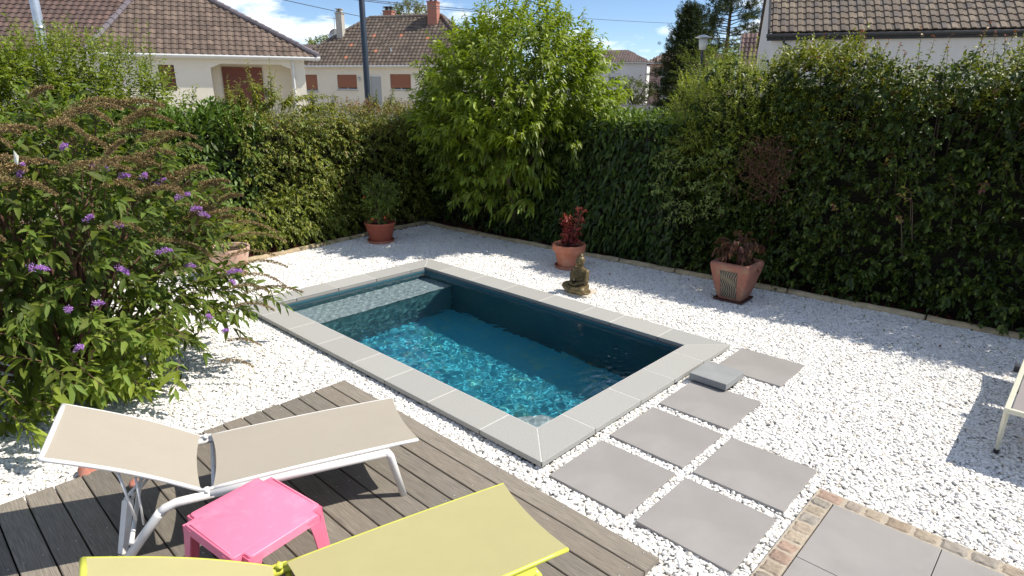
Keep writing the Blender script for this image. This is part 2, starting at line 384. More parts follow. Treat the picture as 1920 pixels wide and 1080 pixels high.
cr.elements[0].position = 0; cr.elements[0].color = (.55,.53,.50,1); cr.elements[1].position = 1; cr.elements[1].color = (.88,.865,.83,1)
for p_, c_ in ((.05,(.62,.60,.57)), (.10,(.68,.62,.50)), (.16,(.76,.745,.71)), (.55,(.84,.825,.79)), (.62,(.79,.77,.72))):
    e_ = cr.elements.new(p_); e_.color = (*c_, 1)
t.links.new(oi.outputs['Random'], rr.inputs[0])
nn = node(t, 'ShaderNodeTexNoise', Scale=60, Detail=4); tcn = node(t, 'ShaderNodeTexCoord'); t.links.new(tcn.outputs['Object'], nn.inputs['Vector'])
mr = node(t, 'ShaderNodeMapRange'); mr.inputs['To Min'].default_value = .88; mr.inputs['To Max'].default_value = 1.08; t.links.new(nn.outputs['Fac'], mr.inputs['Value'])
vs_ = node(t, 'ShaderNodeVectorMath', operation='SCALE'); t.links.new(rr.outputs[0], vs_.inputs[0]); t.links.new(mr.outputs[0], vs_.inputs['Scale'])
t.links.new(vs_.outputs[0], b.inputs['Base Color'])
bp = node(t, 'ShaderNodeBump', Strength=.3, Distance=.003); t.links.new(nn.outputs['Fac'], bp.inputs['Height']); t.links.new(bp.outputs[0], b.inputs['Normal'])
def pebble_tree(density, smin, smax, zlo, zhi, seed):
    g = bpy.data.node_groups.new('pebbles', 'GeometryNodeTree')
    g.interface.new_socket('Geometry', in_out='INPUT', socket_type='NodeSocketGeometry'); g.interface.new_socket('Geometry', in_out='OUTPUT', socket_type='NodeSocketGeometry')
    gi = g.nodes.new('NodeGroupInput'); go = g.nodes.new('NodeGroupOutput'); L = g.links.new
    dp = g.nodes.new('GeometryNodeDistributePointsOnFaces'); dp.inputs['Density'].default_value = density; dp.inputs['Seed'].default_value = seed
    L(gi.outputs[0], dp.inputs['Mesh'])
    variants = g.nodes.new('GeometryNodeGeometryToInstance')
    for q in range(4):
        ico = g.nodes.new('GeometryNodeMeshIcoSphere'); ico.inputs['Radius'].default_value = .5; ico.inputs['Subdivisions'].default_value = 2
        ns = g.nodes.new('ShaderNodeTexNoise'); ns.inputs['Scale'].default_value = 1.5; ns.inputs['Detail'].default_value = 1.5
        pos = g.nodes.new('GeometryNodeInputPosition'); va = g.nodes.new('ShaderNodeVectorMath'); va.operation = 'ADD'; va.inputs[1].default_value = (q*7.3, q*3.1, q*1.7)
        L(pos.outputs[0], va.inputs[0]); L(va.outputs[0], ns.inputs['Vector'])
        sb = g.nodes.new('ShaderNodeVectorMath'); sb.operation = 'SUBTRACT'; sb.inputs[1].default_value = (.5,.5,.5); L(ns.outputs['Color'], sb.inputs[0])
        sc_ = g.nodes.new('ShaderNodeVectorMath'); sc_.operation = 'SCALE'; sc_.inputs['Scale'].default_value = .75; L(sb.outputs[0], sc_.inputs[0])
        sp = g.nodes.new('GeometryNodeSetPosition'); L(ico.outputs['Mesh'], sp.inputs['Geometry']); L(sc_.outputs[0], sp.inputs['Offset'])
        ss = g.nodes.new('GeometryNodeSetShadeSmooth'); L(sp.outputs[0], ss.inputs['Geometry'])
        sm = g.nodes.new('GeometryNodeSetMaterial'); sm.inputs['Material'].default_value = pm; L(ss.outputs[0], sm.inputs['Geometry'])
        L(sm.outputs[0], variants.inputs[0])
    io = g.nodes.new('GeometryNodeInstanceOnPoints'); L(dp.outputs['Points'], io.inputs['Points']); L(variants.outputs[0], io.inputs['Instance'])
    io.inputs['Pick Instance'].default_value = True
    def rnd(lo, hi, sd, typ='FLOAT_VECTOR'):
        r = g.nodes.new('FunctionNodeRandomValue'); r.data_type = typ; r.inputs['Seed'].default_value = sd
        if typ == 'FLOAT_VECTOR': r.inputs[0].default_value = lo; r.inputs[1].default_value = hi
        else: r.inputs[2].default_value = lo; r.inputs[3].default_value = hi
        return r.outputs[0] if typ == 'FLOAT_VECTOR' else r.outputs[1]
    L(rnd((-.45,-.45,0), (.45,.45,6.28), seed+1), io.inputs['Rotation'])
    s1 = rnd((1.0,.72,.42), (1.3,1.0,.7), seed+2); s2 = rnd(smin, smax, seed+3, 'FLOAT')
    vm = g.nodes.new('ShaderNodeVectorMath'); vm.operation = 'SCALE'; L(s1, vm.inputs[0]); L(s2, vm.inputs['Scale']); L(vm.outputs[0], io.inputs['Scale'])
    tr = g.nodes.new('GeometryNodeTranslateInstances'); L(io.outputs[0], tr.inputs['Instances']); L(rnd((0,0,zlo),(0,0,zhi), seed+4), tr.inputs['Translation']); tr.inputs['Local Space'].default_value = False
    jn = g.nodes.new('GeometryNodeJoinGeometry'); L(gi.outputs[0], jn.inputs[0]); L(tr.outputs[0], jn.inputs[0]); L(jn.outputs[0], go.inputs[0])
    return g
md = grav.modifiers.new('pebbles', 'NODES'); md.node_group = pebble_tree(6200, .015, .031, .004, .020, 11)

# ============================================================ POOL
pool = empty('swimming_pool', (PL/2, PW/2, 0), 0, 'small rectangular pool with grey stone coping and turquoise water', 'pool')
def P_(o):                                   # parent keeping world coordinates
    o.parent = pool; o.location = Vector(o.location) - Vector((PL/2, PW/2, 0)); return o
def stone(poly, c):
    e = MB(); e.prism(poly, -.042, 0, c); return e
G1 = [(.345,.342,.318), (.36,.357,.332), (.328,.326,.305), (.35,.345,.32)]
g_ = .004
def run(js, fn, last):
    for i, (a, b_) in enumerate(zip(js[:-1], js[1:])):
        a_ = a+g_; b2 = b_-g_
        i0 = CW if i == 0 else 0; i1 = CW if i == last else 0
        poly = fn(a_, b2, i0, i1)
        e = stone(poly, tuple(np.array(random.choice(G1))*random.uniform(.95,1.06)))
        P_(e.build('coping_stone', GRANITE, bevel=.004))
run([0,.6,1.2,1.78,2.40,2.9,3.48,4.09,PL], lambda a,b,i,j: [(a,0),(b,0),(b-j,CW),(a+i,CW)], 7)
run([0,.62,1.24,1.84,2.46,3.06,3.48,4.07,PL], lambda a,b,i,j: [(a+i,PW-CW),(b-j,PW-CW),(b,PW),(a,PW)], 7)
run([0,.61,1.23,1.77,2.3,PW], lambda a,b,i,j: [(PL-CW,a+i),(PL,a),(PL,b),(PL-CW,b-j)], 4)
run([0,.57,1.14,1.71,2.28,PW], lambda a,b,i,j: [(0,a),(CW,a+i),(CW,b-j),(0,b)], 4)
# grout bed under the stones, just below their faces
e = MB(); v, f = cells(.004, PL-.004, .004, PW-.004, [(CW+.004, PL-CW-.004, CW+.004, PW-CW-.004)], -.0018); e.add(v, f)
P_(e.build('grout_joint', GROUT))
e = MB()
for a, b_ in (((0.03,0.03,-.12),(PL-.03,CW+.02,-.0425)), ((0.03,PW-CW-.02,-.12),(PL-.03,PW-.03,-.0425)), ((.03,CW+.02,-.12),(CW+.02,PW-CW-.02,-.0425)), ((PL-CW-.02,CW+.02,-.12),(PL-.03,PW-CW-.02,-.0425))): e.box(a, b_)
P_(e.build('rim', noisy('dark_rim', (.10,.11,.115), (.13,.14,.145), 8, .8, .2)))
X0, X1, Y0, Y1 = CW+.03, PL-CW-.03, CW+.03, PW-CW-.03; ZB = -1.22; ZW = -.062
LINERD = noisy('deep_liner', (.04,.43,.58), (.055,.50,.65), 3, .6, 0, c3=(.14,.55,.46), scale3=7)  # tint of light through deep water put into the liner colour
WALLL = noisy('wall_liner', (.035,.135,.175), (.045,.155,.20), 3, .6, 0)  # same liner as the floor; light lost in water painted as darker tone
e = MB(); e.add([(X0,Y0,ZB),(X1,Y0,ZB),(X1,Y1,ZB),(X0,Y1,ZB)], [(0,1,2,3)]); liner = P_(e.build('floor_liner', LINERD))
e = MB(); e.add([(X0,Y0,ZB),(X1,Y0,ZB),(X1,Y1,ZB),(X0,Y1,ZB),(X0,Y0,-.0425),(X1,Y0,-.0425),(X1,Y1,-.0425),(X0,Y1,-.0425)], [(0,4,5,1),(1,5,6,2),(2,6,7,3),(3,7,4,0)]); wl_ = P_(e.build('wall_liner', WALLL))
e = MB(); e.box((X0+.002,Y0+.002,ZB+.002),(X0+.56,Y1-.002,-.331)); P_(e.build('step_riser', noisy('riser_liner', (.075,.23,.27), (.09,.26,.30), 4, .6, 0))).cycles.is_caustics_receiver = True  # riser liner darkened too, water tint put into its colour
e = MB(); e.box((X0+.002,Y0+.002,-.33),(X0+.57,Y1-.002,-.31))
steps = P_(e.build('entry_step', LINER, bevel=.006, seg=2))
e = MB(); q = [(X1-.003, Y0+.003)] + [(X1-.003-.55*math.sin(a), Y0+.003+.55*math.cos(a)) for a in np.linspace(0, math.pi/2, 14)]
e.prism(q, ZB+.002, -.40); cst = P_(e.build('corner_step', LINER, bevel=.015, seg=3))
e = MB(); e.lathe([(.0,.0),(.055,0),(.06,.004),(.06,.012)], 24); o = e.build('inlet_nozzle', WHITEM)
o.rotation_euler = (0, R(-90), 0); o.location = (X1-.014, 1.5, -.5); P_(o)
# water body
nx, ny = 620, 350
gx = np.linspace(X0-.002, X1+.002, nx); gy = np.linspace(Y0-.002, Y1+.002, ny)
XX, YY = np.meshgrid(gx, gy, indexing='ij')
H = np.zeros_like(XX); r2 = np.random.default_rng(5)
for k in range(60):
    wl = r2.uniform(.032, .15); th = r2.normal(.9, 1.0); kx, ky = math.cos(th)*6.283/wl, math.sin(th)*6.283/wl
    H += wl**1.35*.0021*np.sin(kx*XX + ky*YY + r2.uniform(0,6.28) + 1.2*np.sin(XX*1.3+YY*1.7+k))
Vt = np.stack([XX, YY, ZW+H], -1).reshape(-1,3)
ii = np.arange(nx*ny).reshape(nx,ny)
F = np.stack([ii[:-1,:-1], ii[1:,:-1], ii[1:,1:], ii[:-1,1:]], -1).reshape(-1,4)
bnd = np.concatenate([ii[:,0], ii[-1,1:], ii[-2::-1,-1], ii[0,-2:0:-1]])
nb_ = len(bnd); Vb = Vt[bnd].copy(); Vb[:,2] = ZB+.004; Vall = np.concatenate([Vt, Vb]); o0 = len(Vt)
j = np.arange(nb_); side = np.stack([bnd[j], j+o0, (j+1)%nb_+o0, bnd[(j+1)%nb_]], -1)
wme = bpy.data.meshes.new('water'); wme.from_pydata(Vt.tolist(), [], F.tolist()); wme.update()
sm_ = np.zeros(len(wme.polygons), bool); sm_[:len(F)] = True; wme.polygons.foreach_set('use_smooth', sm_)
water = bpy.data.objects.new('water', wme); col.objects.link(water); tag(water, kind='structure')
wm = bpy.data.materials.new('pool_water'); wm.use_nodes = True; t = wm.node_tree; t.nodes.clear()
mo = node(t, 'ShaderNodeOutputMaterial')
WATER_MODE = 'mnee'
gls = node(t, 'ShaderNodeBsdfGlass', IOR=1.33, Roughness=0.0); t.links.new(gls.outputs[0], mo.inputs['Surface'])
wme.materials.append(wm)
sl.cycles.is_caustics_light = True; water.cycles.is_caustics_caster = True
for o in (liner, wl_, steps, cst): o.cycles.is_caustics_receiver = True

# ============================================================ DECK
deck = empty('wooden_deck', (4.2, -2.5, 0), 0); tag(deck, kind='structure')
e = MB(); y = -.235; i = 0
while y > -5.2:
    c_ = random.choice([(.205,.178,.143), (.18,.16,.133), (.235,.207,.168), (.19,.17,.14)]); c_ = tuple(np.array(c_)*random.uniform(.88,1.12))
    j0 = random.uniform(-.006,.008); sh = random.uniform(0, 9)
    nseg = 12; z0 = random.uniform(-.0015,.0015); xs = np.linspace(2.66+j0, 5.74-(.0 if i else .0)+random.uniform(-.004,.004), nseg)
    # plank with softly rounded long edges
    prof = [(0,-.028),(0,-.004),(.004,0),(.138,0),(.142,-.004),(.142,-.028)]
    vs = []; 
    for x in xs: vs += [(x, y-py, pz+z0+random.uniform(-.0004,.0004)) for py, pz in prof]
    fs = [(k*6+q, k*6+(q+1)%6, (k+1)*6+(q+1)%6, (k+1)*6+q) for k in range(nseg-1) for q in range(6)] + [(0,1,2,3,4,5)[::-1], tuple((nseg-1)*6+q for q in range(6))]
    e.add(vs, fs, c_); y -= .150; i += 1
o = e.build('planks', WOOD, deck); o.location = (-4.2, 2.5, 0)
e = MB()
for x in (2.75, 3.35, 3.95, 4.55, 5.1, 5.66): e.box((x-.03,-5.1,-.118),(x+.03,-.26,-.0295))
o = e.build('joists', CORE, deck); o.location = (-4.2, 2.5, 0)
e = MB()
for k in range(32):
    for x in (2.75, 3.35, 3.95, 4.55, 5.1, 5.66):
        for dy in (.03,.112):
            e.ellip((x+random.uniform(-.006,.006), -.235-.15*k-dy, .0012), (.0045,.0045,.0012), 8, 4)
o = e.build('screws', GALV, deck, smooth=True); o.location = (-4.2, 2.5, 0)
# ---- terrace of big tiles and its cobble edging
e = MB()
for a, b_ in (((6.26,.325),(6.822,.945)), ((6.826,.325),(7.72,.945)), ((6.26,-.62),(6.47+.05,.321)), ((6.524,-.62),(7.42,.321)), ((7.424,-.62),(8.3,.321)), ((7.724,.325),(8.6,.945)), ((5.95,-1.6),(6.8,-.624)), ((6.804,-1.6),(7.7,-.624))):
    e.box((*a,-.10), (*b_,-.03))
tag(e.build('terrace_tiles', SLAB, bevel=.002), kind='structure')
ed = empty('cobble_edging', (6.2,1.0,-.08), 0, 'single row of brown and grey cobbles framing the corner of the tiled terrace', 'edging')
e = MB(); cc = [(.30,.245,.185), (.33,.275,.205), (.28,.25,.21), (.33,.235,.18), (.31,.26,.195), (.29,.26,.22), (.27,.23,.19), (.33,.26,.19)]
def cob(x0, x1, y0, y1):
    c_ = tuple(np.array(random.choice(cc))*random.uniform(.85,1.15)); h = random.uniform(-.028,-.024); n = 6; vs = []; fs = []
    for i in range(n+1):
        for j in range(n+1):
            u, v = i/n, j/n; eu, ev = abs(2*u-1)**12, abs(2*v-1)**12
            vs.append((x0+(x1-x0)*u + random.uniform(-.004,.004), y0+(y1-y0)*v+random.uniform(-.004,.004), h-.010*max(eu,ev)+random.uniform(-.003,.003)))
    for i in range(n):
        for j in range(n): k = i*(n+1)+j; fs.append((k,k+n+1,k+n+2,k+1))
    rim_ = [i*(n+1) for i in range(n+1)] + [n*(n+1)+j for j in range(1,n+1)] + [i*(n+1)+n for i in range(n-1,-1,-1)] + [j for j in range(n-1,0,-1)]
    o_ = len(vs); vs += [(vs[q][0], vs[q][1], -.1) for q in rim_]; L_ = len(rim_)
    fs += [(rim_[q], o_+q, o_+(q+1)%L_, rim_[(q+1)%L_]) for q in range(L_)]
    e.add([(a-6.2,b_-1.0,c2+.08) for a,b_,c2 in vs], fs, c_)
y = .955
while y > -1.2: d = random.uniform(.098,.118); cob(6.142, 6.251, y-d+.003, y-.002); y -= d
x = 6.142
while x < 9: d = random.uniform(.105,.17); cob(x+.002, x+d-.006, .950, 1.058); x += d
e.build('cobbles', COBBLE, ed, smooth=False)
e = MB(); e.box((-.062,-2.2,-.01),(.052,.06,.048)); e.box((.052,-.055,-.01),(2.9,.06,.048)); e.build('mortar', noisy('sandy_mortar', (.36,.31,.24), (.44,.385,.30), 30, .95, .5), ed)

# ---- round timber edging
lg = [[(-1.93,-.15),(-1.97,.9)], [(-1.94,.92),(-2.06,2.3)], [(-2.065,2.32),(-2.24,3.5)], [(-2.25,3.52),(-2.27,4.6)], [(-2.20,4.62),(-.85,4.66)], [(-.84,4.67),(.72,4.76)], [(.73,4.77),(2.0,4.90)], [(2.02,4.90),(2.9,4.96)], [(2.92,4.98),(4.4,5.14)], [(4.42,5.15),(5.9,5.24)], [(5.92,5.25),(7.6,5.32)]]
ll = ['pale round timber edging log next to the pale pot under the shrub', 'pale round timber edging log beside the red mulch, left of the red pot', 'round timber edging log directly behind the red terracotta pot', 'short dark edging log ending in the far garden corner',
      'edging log in deep shade starting at the far garden corner', 'edging log in shade behind the far long side of the pool', 'edging log behind the orange pot with the red leaved plant', 'edging log to the right of the orange pot behind the statue',
      'shaded edging log left of the square pot', 'shaded edging log running out from behind the square pot', 'shaded edging log below the right hedge at the picture edge']
for (a, b_), lab in zip(lg, ll):
    L_ = math.dist(a, b_); e = MB(); n = 10; pts = []; rr_ = []
    for i in range(n+1): pts.append((i/n*L_, .012*math.sin(i/n*3.1+L_*7), .01*math.sin(i*.9+L_*5)*.4)); rr_.append(.052+.004*math.sin(i*2.3+L_*9))
    e.tube(pts, rr_, 14, random.choice([(.42,.33,.20), (.38,.30,.19), (.45,.36,.23)]))
    o = e.build('edging_log', ROUND, smooth=False); o.location = (*a, -.055); o.rotation_euler = (0,0,math.atan2(b_[1]-a[1], b_[0]-a[0]))
    tag(o, lab, 'edging log', 'round timber logs edging the gravel')
    for p in o.data.polygons: p.use_smooth = len(p.vertices) == 4
# ---- mulch behind the logs
n = 5200; A = np.zeros((n,3)); h = n//2
A[:h,0] = -2.1 - rng.random(h)*.75; A[:h,1] = rng.uniform(-.2,4.7,h); A[h:,0] = rng.uniform(-2.3,7.5,n-h); A[h:,1] = 4.78 + (A[h:,0]+2.3)*.062 + rng.random(n-h)*.5; A[:,2] = -.075+rng.random(n)*.03
D = nrm(np.stack([rng.normal(size=n), rng.normal(size=n), rng.normal(0,.25,n)],1)); fo = Fol()
fo.add(*leaf_geo(A, D, np.array([[0,0,1.]])+rng.normal(0,.4,(n,3)), rng.uniform(.03,.07,n), rng.uniform(.012,.028,n), 0, .1, palette(n, [(.16,.025,.02),(.10,.02,.015),(.22,.05,.035),(.07,.03,.02)]), 5))
tag(fo.build('mulch', MULCH), 'dark red bark mulch under the hedge', None, None, 'stuff')

# ============================================================ POTS
def round_pot(name, loc, r0, r1, h, rim, m, saucer=True, straight=False):
    t_ = empty(name, loc)
    e = MB(); 
    e.lathe([(0,0),(r0*.96,0),(r0,.01),(r0+(r1-r0)*(h-rim)/h*(1.0),h-rim),(r1*(1.0 if straight else 1.05),h-rim+.006),(r1*(1.03 if straight else 1.08),h-.012),(r1*1.02,h),(r1*.93,h-.003),(r1*.90,h-.02),(r1*.86,h-.07),(0,h-.07)], 56)
    o = e.build('body', m, t_, smooth=True); es = o.modifiers.new('edge', 'EDGE_SPLIT'); es.split_angle = R(38)
    if saucer: o.location.z = .012
    e = MB(); v_ = []; 
    for a in range(9):
        for b_ in range(28):
            rr_ = r1*.865*a/8; q = b_/28*6.283; v_.append((rr_*math.cos(q), rr_*math.sin(q), h-.048+random.uniform(-.012,.01)))
    e.add(v_, [(a*28+b_, a*28+(b_+1)%28, (a+1)*28+(b_+1)%28, (a+1)*28+b_) for a in range(8) for b_ in range(28)])
    o = e.build('soil', SOIL, t_)
    if saucer:
        e = MB(); e.lathe([(0,0),(r0*1.16,0),(r0*1.32,.044),(r0*1.25,.046),(r0*1.13,.012),(0,.012)], 56)
        o = e.build('saucer', TERRA, t_, smooth=True); es = o.modifiers.new('edge', 'EDGE_SPLIT'); es.split_angle = R(38)
    return t_
def plant(name, loc, label, cat='plant', group=None): return empty(name, loc, 0, label, cat, group)
# red pot, far left
p1 = round_pot('terracotta_pot', (-1.60,3.13,-.055), .175, .255, .33, .05, TERRAR, straight=True)
tag(p1, 'dark red terracotta bowl pot on a saucer near the far corner of the gravel', 'flower pot', 'terracotta plant pots')
pl = plant('berry_shrub', (-1.60,3.13,.23), 'thin green shrub with orange red fruits growing in the dark red pot', 'shrub')
fo = Fol(); A, D = ellip_pts(190, (0,.02,.42), (.22,.22,.33), .25, 4)
fo.shoots(A, D+np.array([0,0,.5]), .18, 11, .055, .024, [(.10,.17,.035),(.13,.21,.04),(.07,.12,.03)], gs=.2, stem=.002); fo.build('foliage', LEAF, pl)
for k in range(7):
    a = random.uniform(0,6.28); fo.stems.tube([(.03*math.cos(a),.03*math.sin(a),0),(.06*math.cos(a+.5),.06*math.sin(a+.5),.28),(.13*math.cos(a+.7),.13*math.sin(a+.7),.58)], [.006,.005,.002], 5)
fo.stems.build('stem', STEM, pl, col_attr=False)
RED = noisy('orange_fruit', (.55,.08,.025), (.65,.14,.04), 9, .4, 0)
for k in range(11):
    a = random.uniform(0,6.28); e = MB(); e.ellip((0,0,0), (.016,.016,.02), 12, 8); o = e.build('fruit', RED, pl, smooth=True)
    o.location = (.20*math.cos(a)-.02, .20*math.sin(a)-.05, random.uniform(.08,.55))
# orange pot behind statue
p2 = round_pot('terracotta_pot', (1.66,4.10,-.055), .155, .225, .34, .10, TERRA)
tag(p2, 'orange terracotta pot with a thick rim on a saucer, behind the seated statue', 'flower pot', 'terracotta plant pots')
pl = plant('barberry', (1.66,4.10,.24), 'upright red leaved plant with two spikes growing in the orange pot', 'plant')
fo = Fol()
for cx, cy_, hh, n_ in ((-.03,-.02,.44,52), (.11,.12,.54,36), (.06,.02,.30,34), (-.08,.03,.26,26), (.02,-.05,.2,24)):
    zz = np.linspace(.04, hh, n_); A = np.stack([cx*(.4+.6*zz/hh)+rng.normal(0,.012,n_), cy_*(.4+.6*zz/hh)+rng.normal(0,.012,n_), zz],1)
    D = rng.normal(size=(n_,3))*np.array([1,1,.3])+np.array([0,0,.5])
    fo.shoots(A, D, .085, 9, .040, .021, [(.22,.03,.035),(.15,.018,.025),(.32,.07,.07),(.36,.11,.09)], gs=.05)
    fo.stems.tube([(0,0,-.01),(cx*.6,cy_*.6,hh*.5),(cx,cy_,hh)], [.006,.005,.003], 6)
fo.build('foliage', MATTE, pl); fo.stems.build('stem', BARK, pl, col_attr=False)
# square pot
p3 = empty('square_planter', (4.02,4.40,-.055), R(2), 'square flared terracotta planter with a dark wavy panel, in front of the hedge', 'flower pot', 'terracotta plant pots')
def sq_loft(prof, cr=.03, n=5):
    """loft of rounded squares; prof = [(half, z)]"""
    vs = []; fs = []; per = 4*(n+1)
    for hlf, z in prof:
        c_r = min(cr, hlf*.9) if hlf > 0 else 0
        for q, (sx, sy) in enumerate(((1,1),(-1,1),(-1,-1),(1,-1))):
            for i in range(n+1):
                a = (q*90 + i/n*90); vs.append((sx*(hlf-c_r)+c_r*math.cos(R(a)), sy*(hlf-c_r)+c_r*math.sin(R(a)), z))
    k = len(prof)
    for i in range(k-1):
        for j_ in range(per): fs.append((i*per+j_, i*per+(j_+1)%per, (i+1)*per+(j_+1)%per, (i+1)*per+j_))
    fs.append(tuple(range(per))[::-1]); fs.append(tuple((k-1)*per+q for q in range(per)))
    return vs, fs
e = MB(); e.add(*sq_loft([(.148,.028),(.17,.10),(.200,.22),(.226,.34),(.242,.42),(.247,.455),(.240,.482),(.222,.495),(.200,.492),(.186,.47),(.176,.41)], .035))
o = e.build('body', TERRAW, p3, smooth=True); es = o.modifiers.new('edge','EDGE_SPLIT'); es.split_angle = R(50)
e = MB(); e.add(*sq_loft([(.05,.41),(.1845,.44)], .02)); e.build('soil', noisy('red_soil', (.10,.025,.018), (.05,.02,.015), 25, .95, .8, 90, .03), p3)
e = MB(); e.add(*sq_loft([(.165,0),(.178,.004),(.186,.030),(.178,.031),(.170,.012),(.05,.012)], .02)); e.build('saucer', noisy('dark_saucer', (.085,.035,.028), (.11,.05,.04), 6, .6, .1), p3)
# recessed dark panel with a relief of wavy lines on the front face (-Y)
def face_y(z): return -np.interp(z, [.028,.10,.22,.34,.42,.455], [.148,.17,.200,.226,.242,.247])
e = MB(); nzp = 12; vs = []
for i in range(nzp+1):
    z = .055+.345*i/nzp; hw = .095+.012*i/nzp
    for s_ in (-1,1): vs.append((s_*hw, face_y(z)-.0025, z))
e.add(vs, [(2*i,2*i+1,2*i+3,2*i+2) for i in range(nzp)])
pan = e.build('panel', noisy('dark_panel', (.06,.055,.05), (.10,.09,.075), 12, .8, .3), p3)
e = MB()
for k in range(-6, 8):
    pts = []
    for i in range(40):
        z = .062+.33*i/39; hw = .090+.012*i/39
        xx_ = k*.026 + .042*math.sin((z-.05)*15.5+k*.07) + .010*math.sin(z*31+k*.5)
        if abs(xx_) < hw: pts.append((xx_, face_y(z)-.0035, z))
        else:
            if len(pts) > 2: e.tube(pts, .0032, 5)
            pts = []
    if len(pts) > 2: e.tube(pts, .0032, 5)
e.build('relief', noisy('sand_relief', (.42,.34,.22), (.36,.29,.19), 10, .8, 0), pan)
pl = plant('wilted_hydrangea', (4.02,4.40,.37), 'wilted brown drooping plant in the square flared planter', 'plant')
fo = Fol(); A, D = ellip_pts(80, (-.01,0,.22), (.19,.18,.19), .3, 8)
fo.shoots(A, D*np.array([1,1,.5])+np.array([0,0,.25]), .13, 10, .055, .024, [(.15,.07,.04),(.10,.05,.035),(.20,.11,.055),(.14,.05,.045)], [3,2,2,2], gs=.5, droop=.6, fold=.35, tm=8, stem=.0025, dz=2)
A, D = ellip_pts(22, (.02,-.02,.06), (.08,.08,.05), .3, 8); fo.shoots(A, D+np.array([0,0,.4]), .09, 8, .05, .025, [(.07,.12,.03),(.09,.14,.03)], gs=.2)
fo.build('foliage', MATTE, pl)
for k in range(9): a = k*.7; fo.stems.tube([(.02*math.cos(a),.02*math.sin(a),0),(.07*math.cos(a),.07*math.sin(a),.15),(.12*math.cos(a),.12*math.sin(a),.26)], [.005,.004,.002], 5)
fo.stems.build('stem', BARK, pl, col_attr=False)
# pale pot behind the buddleia
p4 = round_pot('terracotta_pot', (-1.40,.52,-.055), .20, .27, .40, .06, TERRAP, saucer=False, straight=True)
tag(p4, 'pale bleached terracotta pot half hidden behind the purple flowering shrub', 'flower pot', 'terracotta plant pots')
pl = plant('spirea', (-1.40,.52,.30), 'small yellow green bush growing in the pale pot', 'shrub')
fo = Fol(); A, D = ellip_pts(170, (0,0,.20), (.32,.32,.27), .4, 9, zmin=-.5)
fo.shoots(A, D+np.array([0,0,.3]), .15, 11, .032, .016, [(.15,.20,.03),(.22,.25,.04),(.10,.16,.03)], tip=(.30,.26,.05), gs=.1, tm=5, stem=.0015)
fo.build('foliage', LEAF, pl); fo.stems.build('stem', STEM, pl, col_attr=False)

# ============================================================ STATUE
e = MB(); e.box((-.15,-.16,-.022),(.15,.16,0)); o = e.build('flat_tile', noisy('cream_tile', (.50,.45,.37), (.56,.51,.43), 8, .85, .2), bevel=.003)
o.location = (2.53,3.27,-.035); o.rotation_euler = (0,0,R(12)); tag(o, 'flat cream tile lying under the seated bronze statue', 'tile')
st = empty('seated_statue', (2.50,3.26,-.035), R(-14), 'bronze coloured cross-legged meditating statue beside the far side of the pool', 'statue')
e = MB()
def cap(a, b_, ra, rb, n=9):
    a = Vector(a); b_ = Vector(b_)
    for i in range(n): q = i/(n-1); e.ellip(a.lerp(b_, q), [(ra*(1-q)+rb*q)]*3, 12, 8)
E3 = lambda c_, r_, rot=None: e.ellip(c_, r_, 20, 14, rot=rot)
# facing -Y; seat, crossed legs, knees, feet
E3((0,.02,.065), (.115,.085,.065)); E3((0,-.03,.04), (.15,.10,.038))
for s in (-1,1):
    cap((s*.06,.01,.06), (s*.135,-.07,.052), .056, .046); E3((s*.138,-.078,.05), (.045,.047,.046))
    cap((s*.13,-.09,.045), (s*-.02,-.125,.035), .040, .028); E3((s*-.045,-.125,.052), (.040,.022,.018))
# torso, shoulders, neck
E3((0,.02,.14), (.088,.062,.085)); E3((0,.022,.215), (.088,.056,.065)); E3((0,.025,.255), (.095,.046,.035))
cap((0,.02,.27), (0,.012,.315), .030, .026, 5)
for s in (-1,1):
    E3((s*.092,.022,.245), (.032,.034,.036)); cap((s*.100,.02,.235), (s*.122,-.005,.145), .031, .026); cap((s*.122,-.008,.145), (s*.035,-.085,.105), .025, .016)
    E3((s*.022,-.095,.100), (.030,.020,.012)); 
    for q in range(4): cap((s*.018,-.100-.007*q+.01,.103), (s*-.022,-.104-.005*q+.01,.100), .0058, .0048, 5)
    cap((s*.012,-.088,.108), (s*.002,-.098,.118), .0065, .005, 4)
# head with ears, face, curls cap and topknot
E3((0,.004,.362), (.044,.048,.054)); E3((0,-.010,.340), (.033,.036,.034))
E3((0,.010,.378), (.049,.050,.046)); E3((0,.014,.425), (.026,.026,.022)); E3((0,.014,.443), (.012,.012,.014))
E3((0,-.047,.355), (.0075,.011,.014)); E3((0,-.043,.334), (.014,.006,.0045)); E3((0,-.040,.318), (.014,.008,.009))
for s in (-1,1): E3((s*.046,.008,.346), (.007,.012,.028)); E3((s*.017,-.040,.366), (.012,.007,.005)); E3((s*.017,-.039,.377), (.014,.006,.003)); E3((s*.022,-.034,.345), (.014,.010,.014))
# robe folds over the chest, the left shoulder and the lap
for k in range(7):
    pts = [(.085-.022*k, -.010-.004*k, .262-.004*k), (.055-.022*k, -.052, .205-.010*k), (-.01-.015*k, -.056, .160-.008*k), (-.075, -.035, .135-.006*k)]
    pts = [tuple(Vector(p)) for p in pts]; e.tube(pts, [.006,.008,.008,.005], 8)
for k in range(6):
    z = .088-.012*k; e.tube([(-.125+.010*k,-.075-.005*k,z), (-.04,-.122-.004*k,z-.012), (.04,-.122-.004*k,z-.012), (.125-.010*k,-.075-.005*k,z)], .0065, 8)
for s in (-1,1):
    for k in range(3): e.tube([(s*(.118+.004*k),.03-.02*k,.24), (s*(.140-.002*k),.015-.02*k,.18), (s*.118,.01-.02*k,.10)], .006, 8)
E3((0,-.125,.022), (.06,.03,.018)); E3((0,-.01,.012), (.165,.125,.014))
body = e.build('body', BRONZE, st, smooth=True)
